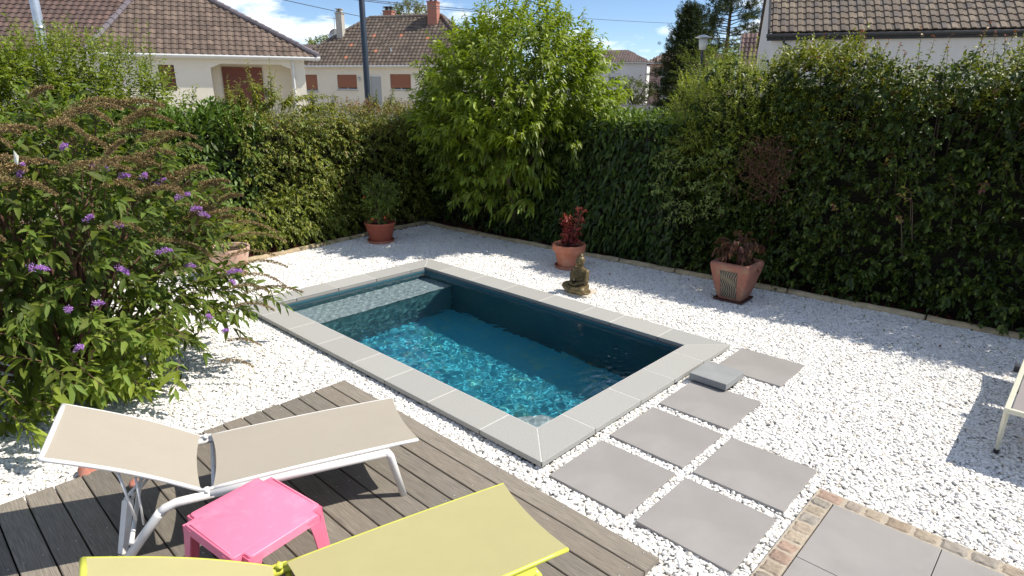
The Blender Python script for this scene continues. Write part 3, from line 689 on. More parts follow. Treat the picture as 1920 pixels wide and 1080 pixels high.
rm = body.modifiers.new('remesh', 'REMESH'); rm.mode = 'VOXEL'; rm.voxel_size = .0038; rm.use_smooth_shade = True
smo = body.modifiers.new('smooth', 'SMOOTH'); smo.factor = .5; smo.iterations = 3
st.scale = (1.14,1.14,1.08)

# ============================================================ LOUNGERS AND TABLE
def sheet(x0, x1, hw, zf, sag, curve0, curve1, n=18, m_=12, th=.004, M=None):
    """stretched fabric between two rails; ends curve inwards"""
    e = MB(); 
    for side in (0, 1):
        vs = []
        for i in range(n+1):
            for j in range(m_+1):
                u, v_ = i/n, 2*j/m_-1
                a = x0 + curve0*(1-v_*v_); b_ = x1 - curve1*(1-v_*v_)
                x = a+(b_-a)*u; z = zf(x) - sag*(1-v_**2)*math.sin(math.pi*min(max(u,.06),.94)) - side*th
                p = Vector((x, v_*hw, z)); vs.append(tuple(M @ p) if M is not None else tuple(p))
        fs = [(i*(m_+1)+j, (i+1)*(m_+1)+j, (i+1)*(m_+1)+j+1, i*(m_+1)+j+1) for i in range(n) for j in range(m_)]
        if side: fs = [f[::-1] for f in fs]
        e.add(vs, fs)
    return e
def lounger(loc, rz, metal, fab, label, back_ang, tilt=0, group=None):
    t_ = empty('sun_lounger', loc, rz, label, 'sun lounger', group)
    hw = .298
    seatz = lambda x: .345 + .010*math.cos((x-.6)*2.2)
    # frame: two side rails that bend down into the rear legs
    e = MB()
    for s in (-1,1):
        y_ = s*(hw+.005)
        e.tube([(.03,y_,.318),(.5,y_,.318),(1.0,y_,.312)], .024, 14)
        e.tube([(.05,y_,.318),(-.13,y_,.316),(-.185,y_,.300),(-.22,y_,.268)], .024, 14)
    e.tube([(.93,-hw,.300),(.93,hw,.300)], .014, 10); e.tube([(.05,-hw,.298),(.05,hw,.298)], .014, 10); e.tube([(-.36,-hw-.02,.150),(-.36,hw+.02,.150)], .012, 10)
    e.build('frame', metal, t_, smooth=True)
    for s in (-1,1):
        y_ = s*(hw+.005)
        e = MB(); e.tube([(.985,y_,.322),(1.01,y_+s*.002,.285),(1.075,y_+s*.012,.0)], [.025,.024,.021], 14); e.build('leg', metal, t_, smooth=True)
        if s < 0: e = MB(); e.tube([(-.205,y_,.286),(-.225,y_,.262),(-.44,y_+s*.01,.0)], [.024,.025,.024], 14); e.build('leg', metal, t_, smooth=True)
        else:
            e = MB(); e.tube([(-.205,y_,.286),(-.25,y_-.10,.315),(-.275,.0,.335)], .020, 10); e.tube([(-.374,-.10,.275),(-.376,-.102,.262),(-.435,-.165,.0)], [.026,.028,.024], 4); e.build('leg', metal, t_)
        # hinge
        e = MB(); e.ellip((.018,s*(hw-.002),.343), (.020,.016,.020), 14, 8); e.tube([(.018,s*(hw-.02),.343),(.018,s*(hw+.022),.343)], .010, 10); e.tube([(-.02,s*hw,.352),(.05,s*hw,.348)], .008, 8)
        e.build('hinge', metal, t_, smooth=True)
        # slotted flat prop and thin rods under the backrest
        a = Vector((-.42*math.cos(back_ang), s*(hw-.045), .345+.42*math.sin(back_ang)-.02)); b_ = Vector((-.33, s*(hw-.045), .235))
        e = MB()
        if s > 0:
            a = Vector((-.262,.02,.345)); b_ = Vector((-.374,-.10,.274)); d_ = (b_-a).normalized(); nn_ = d_.cross(Vector((0,1,.3))).normalized()*.018
            for k in (-1,1): e.tube([a+nn_*k*.8, b_+nn_*k], .008, 8)
            e.tube([a-nn_, a+nn_], .010, 8); e.tube([a.lerp(b_,.8)-nn_*.9, a.lerp(b_,.8)+nn_*.9], .012, 8); e.tube([b_-nn_, b_+nn_], .014, 8)
        else: e.tube([a, b_], .007, 8); e.tube([(a.x+.07,a.y,a.z-.05),(-.30,a.y,.20)], .006, 8)
        e.build('prop', metal, t_, smooth=True)
    # seat: piping rails and fabric
    e = MB()
    for s in (-1,1): e.tube([(x, s*(hw-.006), seatz(x)-.004) for x in np.linspace(.035,1.19,12)], .011, 10)
    e.tube([(1.188 - .026*(1-v*v), v*(hw-.01), seatz(1.2)-.012) for v in np.linspace(-1,1,11)], .009, 8)
    e.build('seat_rail', metal, t_, smooth=True)
    sheet(.05, 1.19, hw-.008, lambda x: seatz(x)+.006, .007, .022, .024).build('seat', fab, t_, smooth=True)
    # backrest
    Mb = Matrix.Translation((.0,0,.350)) @ Matrix.Rotation(math.pi, 4, 'Z') @ Matrix.Rotation(-back_ang, 4, 'Y')
    LB = .745; bz = lambda x: .016*math.sin(x/LB*math.pi*1.15-.15)
    e = MB()
    for s in (-1,1): e.tube([Mb @ Vector((x, s*(hw-.006), bz(x)-.004)) for x in np.linspace(.01,LB,12)], .011, 10)
    e.tube([Mb @ Vector((LB-.004, v*(hw-.006), bz(LB)-.004+.010*(1-v*v))) for v in np.linspace(-1,1,9)], .013, 10)
    e.build('back_frame', metal, t_, smooth=True)
    sheet(.015, LB-.004, hw-.008, lambda x: bz(x)+.006, .008, .020, .004, M=Mb).build('backrest', fab, t_, smooth=True)
    return t_
lounger((3.635,-1.75,0), R(69.2), WHITEM, TAUPE, 'white framed sun lounger with taupe fabric and raised backrest, left of the pink table', R(30))
lounger((5.005,-1.93,0), R(75.2), YELLOWM, LIME, 'lime yellow sun lounger in front of the pink table, cut off by the bottom edge', R(28))

tb = empty('side_table', (4.385,-1.79,0), R(8), 'low pink plastic stool table between the white and the yellow lounger', 'side table')
HT = .415; hx, hy, nt_ = .255, .236, .054
def notched(hx, hy, n_, r=.016, k=4):
    pts = []
    for q, (sx, sy) in enumerate(((1,1),(-1,1),(-1,-1),(1,-1))):
        c_ = [(hx, hy-n_), (hx-n_, hy-n_), (hx-n_, hy)] if q in (0,2) else [(hx-n_, hy), (hx-n_, hy-n_), (hx, hy-n_)]
        pts += [(sx*a, sy*b_) for a, b_ in c_]
    # round every corner
    out_ = []; n2 = len(pts)
    for i in range(n2):
        p0, p1, p2 = (np.array(pts[(i+d) % n2]) for d in (-1,0,1))
        a = p1 + (p0-p1)/np.linalg.norm(p0-p1)*r; b_ = p1 + (p2-p1)/np.linalg.norm(p2-p1)*r
        for q in range(k+1): t2 = q/k; out_.append(tuple((1-t2)**2*a + 2*t2*(1-t2)*p1 + t2*t2*b_))
    return out_
e = MB()
rings = [(-.004,.0), (-.001,-.0015), (.0,-.005), (.004,-.034), (.006,-.040)]
base = [notched(hx+d, hy+d, nt_) for d, z in rings]; k_ = len(base[0]); vs = []
for (d, z), ring in zip(rings, base): vs += [(x, y_, HT+z) for x, y_ in ring]
fs = [tuple(range(k_))]
for i in range(len(rings)-1):
    for j_ in range(k_): fs.append((i*k_+j_, (i+1)*k_+j_, (i+1)*k_+(j_+1)%k_, i*k_+(j_+1)%k_))
inner = [(x*.975, y_*.975, HT-.040) for x, y_ in base[-1]]; o_ = len(vs); vs += inner; top_in = [(x*.975, y_*.975, HT-.006) for x, y_ in base[-1]]; o2 = len(vs); vs += top_in
for j_ in range(k_): fs.append(((len(rings)-1)*k_+j_, o_+j_, o_+(j_+1)%k_, (len(rings)-1)*k_+(j_+1)%k_)); fs.append((o_+j_, o2+j_, o2+(j_+1)%k_, o_+(j_+1)%k_))
fs.append(tuple(o2+q for q in range(k_))[::-1])
e.add(vs, fs); o = e.build('tabletop', PINK, tb, smooth=True); es = o.modifiers.new('edge','EDGE_SPLIT'); es.split_angle = R(50)
for s in (-1,1):
    e = MB(); e.tube([(-(hx-nt_-.03), s*(hy-.012), HT+.0005), (0, s*(hy-.012), HT+.0015), (hx-nt_-.03, s*(hy-.012), HT+.0005)], .0035, 8)
    e.build('edge_bead', PINK, tb, smooth=True)
for sx in (-1,1):
    for sy in (-1,1):
        e = MB(); rows = []
        for q in range(9):
            t2 = q/8; z = (HT-.012)*(1-t2); wd = .060 - .026*t2 if q else .075; sp = .004 + .030*t2**1.1; th = .010
            if q == 1: wd = .060
            cx_, cy_ = hx-.001+sp, hy-.001+sp
            # L-shaped leg section folded round the notch corner
            L1 = [(cx_, cy_-nt_-wd*.9), (cx_, cy_-nt_+.006), (cx_-nt_+.006, cy_-nt_+.006), (cx_-nt_+.006, cy_), (cx_-nt_-wd*.9, cy_)]
            L2 = [(cx_-nt_-wd*.9, cy_-th), (cx_-nt_-th+.004, cy_-th), (cx_-nt_-th+.004, cy_-nt_-th+.004), (cx_-th, cy_-nt_-th+.004), (cx_-th, cy_-nt_-wd*.9)]
            rows += [(sx*a, sy*b_, z) for a, b_ in L1+L2]
        fs = [(i*10+j_, i*10+(j_+1)%10, (i+1)*10+(j_+1)%10, (i+1)*10+j_) for i in range(8) for j_ in range(10)]
        fs += [(0,1,8,9),(1,2,7,8),(2,3,6,7),(3,4,5,6)]
        fs += [tuple(80+q for q in f) for f in ((0,1,8,9),(1,2,7,8),(2,3,6,7),(3,4,5,6))]
        e.add(rows, fs); o = e.build('leg', PINK, tb, bevel=.003)
# lounger at the right edge of the picture
t_ = empty('sun_lounger', (7.21,2.28,-.055), R(0), 'cream framed lounger with grey fabric standing on the gravel at the right edge', 'sun lounger')
e = MB()
for s in (-1,1):
    e.box((s*.315-.016,-.02,.375),(s*.315+.016,1.75,.410))
e.box((-.30,-.02,.375),(.30,.012,.408)); e.box((-.30,.95,.372),(.30,.98,.402))
e.build('frame', CREAMM, t_, bevel=.003)
for x, y_ in ((-.315,.0),(.315,.0),(-.315,1.5),(.315,1.5)):
    e = MB(); dy = .13 if y_ < 1 else -.1
    e.tube([(x,y_+.02,.385),(x,y_+dy,.02)], [.018,.014], 4); lg_ = e.build('leg', CREAMM, t_)
    e = MB(); e.tube([(x,y_+dy-.002,.03),(x,y_+dy,.0)], .017, 8); e.build('foot_cap', BLACKP, lg_)
sheet(.0, 1.2, .29, lambda x: .408, .012, .01, .01).build('seat', GREYFAB, t_, smooth=True)
o = t_.children[-1]; o.rotation_euler = (0,0,R(90)); o.location = (0,.0,0)
e = MB(); e.tube([(-.333,.86,.40),(-.366,.86,.40)], .030, 16); e.build('knob', BLACKP, t_)
Mb = Matrix.Translation((0,1.22,.40)) @ Matrix.Rotation(R(90), 4, 'Z') @ Matrix.Rotation(R(-10), 4, 'Y')
e = MB()
for s in (-1,1): e.tube([Mb @ Vector((0,s*.29,0)), Mb @ Vector((.72,s*.29,0))], .015, 8)
e.tube([Mb @ Vector((.72,-.29,0)), Mb @ Vector((.72,.29,0))], .015, 8); e.build('back_frame', CREAMM, t_)
sheet(.01, .71, .285, lambda x: .01, .015, .01, .0, M=Mb).build('backrest', GREYFAB, t_, smooth=True)
# loose stones
def rock(name, loc, r, m, label, cat):
    e = MB(); e.ellip((0,0,0), r, 18, 12); V_ = np.array(e.v); V_ *= (1+.28*lump(V_*14, 1.0, int(r[0]*9999))[:,None]); e.v = [tuple(q) for q in V_]
    o = e.build(name, m, smooth=False); o.location = loc; return tag(o, label, cat)
BR = noisy('broken_brick', (.36,.13,.09), (.48,.21,.15), 14, .9, .6, 60, .01)
rock('brick_fragment', (2.60,-2.14,-.02), (.10,.055,.045), BR, 'broken red brick piece lying against the deck edge under the white lounger backrest', 'brick')
rock('red_stone', (3.05,-1.98,.028), (.040,.035,.030), BR, 'small round reddish stone on the deck behind the white lounger leg', 'stone')
rock('brown_stone', (5.27,-1.03,.05), (.075,.055,.055), noisy('brown_rock', (.26,.14,.10), (.36,.22,.17), 20, .8, .6, 60, .01), 'brownish pink stone on the deck beneath the foot of the yellow lounger', 'stone')

# ============================================================ VEGETATION ROUND THE GARDEN
def veg(name, label, cat, loc=(0,0,-.1), group=None): return empty(name, loc, 0, label, cat, group)
def finish(fo, root, lm=LEAF, stem=BARK, part='foliage'):
    o = fo.build(part, lm, root); o.location = -Vector(root.location)
    if fo.stems.v: q = fo.stems.build('stem', stem, root, col_attr=False); q.location = -Vector(root.location)
def limbs(fo, base, ends, r0, r1=.004, wob=.08, n=6, seg=7):
    base = Vector(base)
    for p in ends:
        p = Vector(p); L_ = (p-base).length; pts = []; k1 = random.uniform(-1,1); k2 = random.uniform(-1,1)
        for i in range(seg):
            t_ = i/(seg-1); q = base.lerp(p, t_); b_ = math.sin(math.pi*t_)*wob*L_
            pts.append((q.x+k1*b_, q.y+k2*b_, base.z + (p.z-base.z)*(1-(1-t_)**1.35)))
        fo.stems.tube(pts, [r0*(1-i/(seg-1))+r1*i/(seg-1) for i in range(seg)], n, caps=False)
def core(fo_root, a, b_, name='dark_core'):
    """solid dark core added inside a hedge so light does not leak through, gnarled front and back"""
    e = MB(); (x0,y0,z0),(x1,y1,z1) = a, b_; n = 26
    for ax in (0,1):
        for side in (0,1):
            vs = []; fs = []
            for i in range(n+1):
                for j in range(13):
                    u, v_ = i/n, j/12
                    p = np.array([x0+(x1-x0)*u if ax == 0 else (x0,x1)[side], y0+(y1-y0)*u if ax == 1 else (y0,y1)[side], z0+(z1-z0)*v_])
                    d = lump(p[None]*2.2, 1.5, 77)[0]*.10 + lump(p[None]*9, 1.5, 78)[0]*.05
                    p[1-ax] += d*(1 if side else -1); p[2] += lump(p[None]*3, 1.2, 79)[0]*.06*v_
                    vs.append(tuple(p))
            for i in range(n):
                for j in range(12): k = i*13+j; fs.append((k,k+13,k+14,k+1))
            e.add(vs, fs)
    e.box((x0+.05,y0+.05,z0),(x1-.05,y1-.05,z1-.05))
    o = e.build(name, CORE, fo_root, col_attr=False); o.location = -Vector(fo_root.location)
DARKG = [(.045,.085,.018), (.06,.105,.022), (.035,.07,.016)]
MIDG = [(.075,.135,.024), (.10,.165,.028), (.06,.11,.022)]
LIMEG = [(.15,.235,.030), (.19,.275,.036), (.115,.19,.028)]
up = np.array([0,0,1.])

# ---- laurel hedge behind the far long side
r_ = veg('laurel_hedge', 'dark clipped laurel hedge with big leaves behind the statue, with a flat top', 'hedge', (1.2,5.3,-.1))
fo = Fol()
def laurel_face(fo, n, O, U, V, Nv, amp=.10, depth=.28, L=.118, W=.046, pal=((.02,.048,.010),(.03,.066,.012),(.016,.038,.008),(.042,.082,.015)), seed=2, hang=.75):  # default pal: shade on the hedge face painted into leaf colour
    A, Nn = patch(n, O, U, V, Nv, amp, depth, seed)
    D = Nn*.55 + rng.normal(0,.45,(n,3)) - up*hang; 
    fo.add(*leaf_geo(A, nrm(D), Nn+up*.35+rng.normal(0,.3,(n,3)), L*rng.uniform(.65,1.15,n), W*rng.uniform(.8,1.15,n), .18, .22, palette(n, pal, None, .22), 8))
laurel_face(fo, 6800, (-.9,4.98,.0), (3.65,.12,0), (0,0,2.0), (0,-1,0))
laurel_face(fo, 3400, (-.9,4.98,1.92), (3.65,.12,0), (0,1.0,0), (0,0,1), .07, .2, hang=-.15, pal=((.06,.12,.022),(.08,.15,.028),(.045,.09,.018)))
A, Nn = patch(260, (-.9,4.98,1.93), (3.65,.12,0), (0,.9,0), (0,0,1), .05, .1, 4)
fo.shoots(A, Nn+rng.normal(0,.4,A.shape), .22, 9, .10, .036, [(.08,.15,.028),(.10,.18,.03)], tip=(.16,.25,.04), gs=.05)
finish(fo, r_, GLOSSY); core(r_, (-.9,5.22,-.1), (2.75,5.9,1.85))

# ---- big mixed hedge on the right
r_ = veg('photinia_hedge', 'tall loose glossy hedge with reddish shoot tips filling the right side', 'hedge', (6,5.8,-.1))
fo = Fol(); PH = [(.028,.058,.011),(.04,.076,.013),(.07,.115,.018),(.02,.044,.010)]  # face palette darkened: shade put into the leaf colour
for lay, nn_, dp in ((0,1900,.30),(1,1000,.5)):
    A, Nn = patch(int(nn_*1.45), (2.9,5.10,.02), (6.3,.35,0), (0,.1,2.70), (0,-1,.1), .34, dp, 12, 1.1)
    A[:,1] += .38*(A[:,2]/2.7)**3
    D = Nn*.8 + up*.25 + rng.normal(0,.55,A.shape)
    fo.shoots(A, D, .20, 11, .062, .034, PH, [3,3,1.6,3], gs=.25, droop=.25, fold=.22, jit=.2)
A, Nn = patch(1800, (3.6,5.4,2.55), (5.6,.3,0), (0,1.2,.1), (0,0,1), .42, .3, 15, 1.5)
fo.shoots(A, up*.9+rng.normal(0,.4,A.shape), rng.uniform(.2,.38,len(A)), 12, .060, .030, [(.15,.205,.03),(.18,.235,.036),(.12,.165,.026),(.19,.075,.04)], [4,3,3,.5], tip=(.17,.19,.04), gs=.08, droop=.2, fold=.22)  # brighter yellow-green top: sunlight put into the leaf colour
# far side and end, so that it is a full hedge
A, Nn = patch(900, (3.3,6.6,.2), (5.9,.3,0), (0,0,2.3), (0,1,0), .2, .3, 19); fo.shoots(A, Nn+rng.normal(0,.5,A.shape), .22, 9, .062, .034, PH, gs=.2, tm=5)
A, Nn = patch(64, (4.0,5.5,2.6), (5.0,.3,0), (0,.8,0), (0,0,1), .2, .1, 16)
fo.shoots(A, up+rng.normal(0,.2,A.shape), rng.uniform(.3,.6,len(A)), 20, .065, .032, [(.10,.16,.03),(.13,.19,.035)], tip=(.30,.05,.05), gs=.02, droop=.35, stem=.004, ang=75)
A_top = A.copy()
A, Nn = patch(34, (4.0,5.0,.9), (4.0,.2,0), (0,.6,1.6), (0,-1,.3), .25, .1, 17)
fo.shoots(A, Nn+up*.5+rng.normal(0,.4,A.shape), .25, 11, .06, .032, [(.22,.18,.035),(.13,.05,.03),(.16,.18,.04)], gs=.15, stem=.003)
for q in np.concatenate([A_top, A]):
    bx_ = min((4.2,5.6,7.0,8.6), key=lambda v_: abs(v_-q[0])); fo.stems.tube([(bx_,5.9,.1),(bx_*.6+q[0]*.4,5.9,.9),(q[0],(5.85+q[1])/2,max(.5,q[2]-.5)),tuple(q)], [.016,.012,.008,.003], 5, caps=False)
for bx_ in (4.2,5.6,7.0,8.6): fo.stems.tube([(bx_,5.9,-.1),(bx_,5.9,.15)], .05, 8)
fo.stems.tube([(4.2,5.9,.08),(8.6,5.9,.08)], .03, 6)
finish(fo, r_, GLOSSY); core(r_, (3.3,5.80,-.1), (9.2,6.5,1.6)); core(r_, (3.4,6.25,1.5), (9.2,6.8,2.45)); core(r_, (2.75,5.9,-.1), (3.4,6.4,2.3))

# ---- fine leaved light green shrub at the gap
r_ = veg('privet_shrub', 'light green fine leaved tall bush between the laurel hedge and the white house', 'shrub', (3.3,5.7,-.1))
fo = Fol(); PR = [(.14,.21,.03),(.175,.245,.036),(.115,.175,.027),(.20,.25,.042)]
A, D = ellip_pts(2300, (3.22,5.75,1.85), (1.0,.75,.88), .72, 21, .16, -.75)
fo.shoots(A, D*.8+up*.55+rng.normal(0,.3,A.shape), rng.uniform(.16,.30,len(A)), 15, .036, .019, PR, tip=(.22,.27,.045), gs=.08, tm=5, lj=.2)
A, D = ellip_pts(900, (4.3,5.9,1.95), (.9,.6,.5), .7, 22, .16, -.4)
fo.shoots(A, D*.6+up*.8+rng.normal(0,.3,A.shape), rng.uniform(.16,.32,len(A)), 13, .034, .017, PR, tip=(.22,.24,.05), gs=.08, tm=5)
A, D = ellip_pts(60, (3.1,5.8,2.15), (.8,.6,.6), .9, 23, .1, .1)
fo.shoots(A, D*.4+up+rng.normal(0,.1,A.shape), rng.uniform(.2,.38,len(A)), 26, .036, .019, PR, tip=(.25,.28,.05), gs=.05, tm=5, stem=.002)
A, D = ellip_pts(1000, (3.25,5.75,1.9), (.85,.6,.75), .4, 24, .1)
fo.shoots(A, D+rng.normal(0,.6,A.shape), .25, 12, .032, .016, [(.07,.11,.02),(.09,.14,.024)], gs=.08, tm=5)
limbs(fo, (3.2,5.85,-.1), A[:26], .022)
finish(fo, r_, LEAF)
# ---- darker understorey between laurel and the big hedge
r_ = veg('rose_bush', 'small leaved bush with pale green sprays in the shade under the fine leaved bush', 'shrub', (2.9,5.15,-.1))
fo = Fol(); A, Nn = patch(1000, (2.35,5.10,.0), (1.5,.12,0), (0,.15,1.75), (0,-1,.05), .2, .45, 31, 1.4)
fo.shoots(A, Nn*.8+up*.2+rng.normal(0,.6,A.shape), .2, 11, .042, .022, [(.06,.11,.022),(.045,.085,.02),(.08,.13,.03)], gs=.25, tm=5)
A, Nn = patch(120, (2.5,4.92,.75), (1.15,.1,0), (0,.15,.95), (0,-1,.2), .15, .1, 32)
fo.shoots(A, Nn*.8+up*.35+rng.normal(0,.45,A.shape), rng.uniform(.25,.42,len(A)), 15, .038, .022, [(.12,.20,.06),(.15,.24,.075)], gs=.3, stem=.0025, ang=75)
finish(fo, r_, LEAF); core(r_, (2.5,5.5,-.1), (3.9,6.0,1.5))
r_ = veg('dead_bush', 'tangle of dead brown twigs in the hedge above the square planter', 'shrub', (3.75,5.05,-.1))
fo = Fol(); e = MB()
for k in range(170):
    a = Vector((random.gauss(3.98,.17), 4.97+random.uniform(-.05,.14), random.uniform(1.05,1.72)))
    d = Vector((random.gauss(0,.35), random.gauss(-.12,.25), random.uniform(.1,.9))).normalized(); L_ = random.uniform(.12,.32)
    fo.stems.tube([a, a+d*L_*.5+Vector((random.gauss(0,.03),random.gauss(0,.03),0)), a+d*L_+Vector((random.gauss(0,.05),random.gauss(0,.05),-.04))], [.005,.0035,.0015], 4, caps=False)
A = np.stack([rng.normal(3.98,.16,420), 4.9+rng.uniform(-.08,.12,420), rng.uniform(1.35,1.9,420)],1)
fo.add(*leaf_geo(A, nrm(rng.normal(size=A.shape)-up*.5), rng.normal(size=A.shape), rng.uniform(.02,.045,420), rng.uniform(.008,.02,420), .3, .3, palette(420, [(.09,.04,.022),(.06,.03,.018),(.13,.065,.035)]), 5))
for k in range(12): fo.stems.tube([(3.95+random.uniform(-.08,.08),5.45,-.1),(3.95+random.uniform(-.1,.1),5.45,1.1),(3.98+random.uniform(-.15,.15),5.0,1.6)], [.011,.008,.003], 5, caps=False)
BROWNT = noisy('brown_twigs', (.075,.036,.022), (.13,.065,.04), 20, .9, 0)
finish(fo, r_, MATTE, BROWNT)

# ---- hedge on the left, beyond the short side
r_ = veg('mixed_hedge', 'sunlit yellow green hedge behind the dark red pot, with reddish new leaves along its top', 'hedge', (-2.9,3.2,-.1))
fo = Fol(); MX = [(.085,.135,.022),(.12,.17,.027),(.045,.085,.016),(.15,.185,.034),(.15,.075,.033)]
for nn_, dp in ((1500,.25),(800,.5)):
    A, Nn = patch(nn_, (-2.52,1.35,.0), (0,4.1,0), (-.1,0,1.95), (1,0,.05), .38, dp, 41, 1.5)
    fo.shoots(A, Nn*.8+up*.2+rng.normal(0,.55,A.shape), .22, 12, .056, .025, MX, [3,3,3,1.5,.35], gs=.35, droop=.3, fold=.22, jit=.2)
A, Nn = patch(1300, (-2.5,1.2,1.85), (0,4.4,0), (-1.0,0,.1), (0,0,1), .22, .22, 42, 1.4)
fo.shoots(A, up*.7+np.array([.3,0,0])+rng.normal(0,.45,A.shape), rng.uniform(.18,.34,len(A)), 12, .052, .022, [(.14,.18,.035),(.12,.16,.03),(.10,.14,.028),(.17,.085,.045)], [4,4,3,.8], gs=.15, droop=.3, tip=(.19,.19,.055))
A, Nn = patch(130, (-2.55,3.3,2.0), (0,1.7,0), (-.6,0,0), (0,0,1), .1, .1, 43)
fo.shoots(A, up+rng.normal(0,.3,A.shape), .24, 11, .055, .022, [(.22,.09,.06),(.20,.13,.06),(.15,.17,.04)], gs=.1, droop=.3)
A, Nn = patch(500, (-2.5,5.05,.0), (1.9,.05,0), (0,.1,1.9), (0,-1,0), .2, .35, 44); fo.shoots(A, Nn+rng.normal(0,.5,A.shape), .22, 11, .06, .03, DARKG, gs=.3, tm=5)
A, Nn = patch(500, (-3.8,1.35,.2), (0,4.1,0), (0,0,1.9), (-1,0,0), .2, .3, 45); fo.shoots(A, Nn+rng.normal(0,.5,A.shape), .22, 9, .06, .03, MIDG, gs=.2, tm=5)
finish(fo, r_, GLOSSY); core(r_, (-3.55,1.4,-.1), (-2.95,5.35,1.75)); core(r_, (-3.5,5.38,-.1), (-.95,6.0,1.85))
# climbing sprays above the left hedge
r_ = veg('climbing_sprays', 'long arching green sprays rising above the left hedge in front of the cream houses', 'climbing plant', (-2.8,2.2,1.8))
fo = Fol()
sp = [((-2.85,1.55,2.0),(0,.12,1),.55,0), ((-2.85,1.95,2.0),(0,-.28,1),.62,.15), ((-2.85,2.0,2.05),(.05,.25,.95),.70,.1), ((-2.8,2.2,2.05),(0,.35,.7),.6,.35), ((-2.8,2.15,2.15),(.0,1,.28),1.15,.16), ((-2.8,2.3,2.05),(0,1,.12),1.45,.08),
      ((-2.8,1.7,2.05),(0,-.5,.8),.5,.3), ((-2.8,1.35,2.1),(0,.1,1),.55,.1), ((-2.8,1.6,2.05),(0,-.15,1),.5,.1), ((-2.8,2.75,2.05),(0,.1,1),.45,.1), ((-2.8,3.1,2.05),(0,.2,1),.35,.15), ((-2.8,1.75,2.05),(0,.2,1),.45,.2), ((-2.8,1.8,2.1),(0,-.1,1),.75,.05), ((-2.8,2.05,2.1),(0,.05,1),.80,.05), ((-2.8,2.5,2.05),(0,.7,.3),.8,.25), ((-2.85,1.4,2.0),(0,-.3,.8),.5,.3), ((-2.8,4.0,2.1),(0,.1,1),.35,.1), ((-2.8,4.3,2.1),(0,.3,1),.4,.1), ((-2.8,1.9,2.05),(.3,.3,.8),.6,.4), ((-2.8,2.1,2.3),(0,-.6,.5),.6,.3)]
A = np.array([q[0] for q in sp], float); 
for q in sp:
    k = int(q[2]*38)
    for d_ in (0, .03, .05, .07, .09): fo.shoots(np.array([q[0]], float)+rng.normal(0,.002+d_*.12,(1,3)), np.array([q[1]], float)+rng.normal(0,d_*2,(1,3)), q[2]*(1-d_*5), k, .068, .026, [(.12,.18,.035),(.16,.20,.04),(.10,.15,.03)], tip=(.24,.21,.07), gs=q[3], droop=.45, fold=.25, stem=.0035, ang=80, dz=.8)
for q in sp: b0 = Vector(q[0]); fo.stems.tube([(-2.86,2.1,1.2), Vector((-2.86,2.1,1.2)).lerp(b0,.6)-Vector((0,0,.12)), b0, b0+Vector(q[1])*.1], [.009,.006,.004,.003], 5)
finish(fo, r_, LEAF, STEM)
# ---- laurel on the left
r_ = veg('laurel_shrub', 'dark glossy laurel between the purple flowering shrub and the mixed hedge', 'shrub', (-2.7,.7,-.1))
fo = Fol(); LG = ((.045,.095,.018),(.06,.125,.022),(.035,.075,.016),(.08,.15,.028))
laurel_face(fo, 3200, (-2.35,-.9,.0), (0,2.5,0), (-.1,0,1.95), (1,0,.1), .28, .35, .125, .048, LG, 51, .35)
A, Nn = patch(420, (-2.4,-.8,1.75), (0,2.4,0), (-.6,0,.1), (0,0,1), .16, .3, 52)
fo.shoots(A, up+rng.normal(0,.3,A.shape), .34, 12, .125, .042, LG, gs=.02, droop=.15, tip=(.13,.22,.035), ang=50)
finish(fo, r_, GLOSSY); core(r_, (-3.4,-.9,-.1), (-2.7,1.5,1.65))
# ---- low bush in front of the left hedge
r_ = veg('low_bush', 'low light green bush spilling over the red mulch at the foot of the left hedge', 'shrub', (-2.35,2.0,-.1))
fo = Fol(); A, D = ellip_pts(640, (-2.42,2.0,.32), (.30,.95,.55), .6, 61, .2, -.5)
fo.shoots(A, D*.8+up*.1+np.array([.3,0,0])+rng.normal(0,.35,A.shape), rng.uniform(.15,.30,len(A)), 13, .046, .023, [(.12,.185,.032),(.10,.16,.028),(.15,.20,.04),(.19,.20,.04)], [4,4,2,.6], gs=.5, droop=.3, fold=.25)
limbs(fo, (-2.45,2.0,-.1), A[:18], .008)
finish(fo, r_, LEAF)
# ---- tall willow-like shrub on the far left
r_ = veg('forsythia', 'tall fresh green shrub with upright shoots behind the purple flowering shrub', 'shrub', (-3.2,-1.2,-.1))
fo = Fol(); FG = [(.10,.165,.02),(.13,.20,.024),(.07,.12,.017)]
A, D = ellip_pts(2300, (-3.3,-1.3,1.5), (.9,2.3,1.25), .62, 71, .16, -.7)
fo.shoots(A, D*.5+up*.9+rng.normal(0,.25,A.shape), rng.uniform(.3,.55,len(A)), 17, .085, .034, FG, gs=.1, droop=.35, tip=(.22,.28,.035), fold=.25, ang=65)
A, D = ellip_pts(1100, (-3.3,-1.3,1.4), (.8,2.1,1.1), .45, 72, .1, -.6)
fo.shoots(A, D+up*.6+rng.normal(0,.4,A.shape), .4, 12, .075, .026, MIDG, gs=.1, tm=5)
limbs(fo, (-3.3,-1.3,-.1), A[:30], .02)
A = np.array([(-3.1+rng.normal()*.25, yy, 2.45+rng.random()*.25) for yy in np.concatenate([rng.uniform(-3.0,.45,20)])])
fo.shoots(A, up+rng.normal(0,.10,A.shape), rng.uniform(.35,.75,len(A)), 24, .075, .021, FG, tip=(.25,.30,.04), gs=.02, droop=.4, stem=.004, ang=72)
A, D = ellip_pts(420, (-3.4,-.45,2.35), (.6,1.15,.55), .7, 73, .1, -.2); fo.shoots(A, D*.3+up+rng.normal(0,.25,A.shape), rng.uniform(.3,.5,len(A)), 15, .072, .022, FG, tip=(.22,.28,.035), gs=.08, droop=.35)
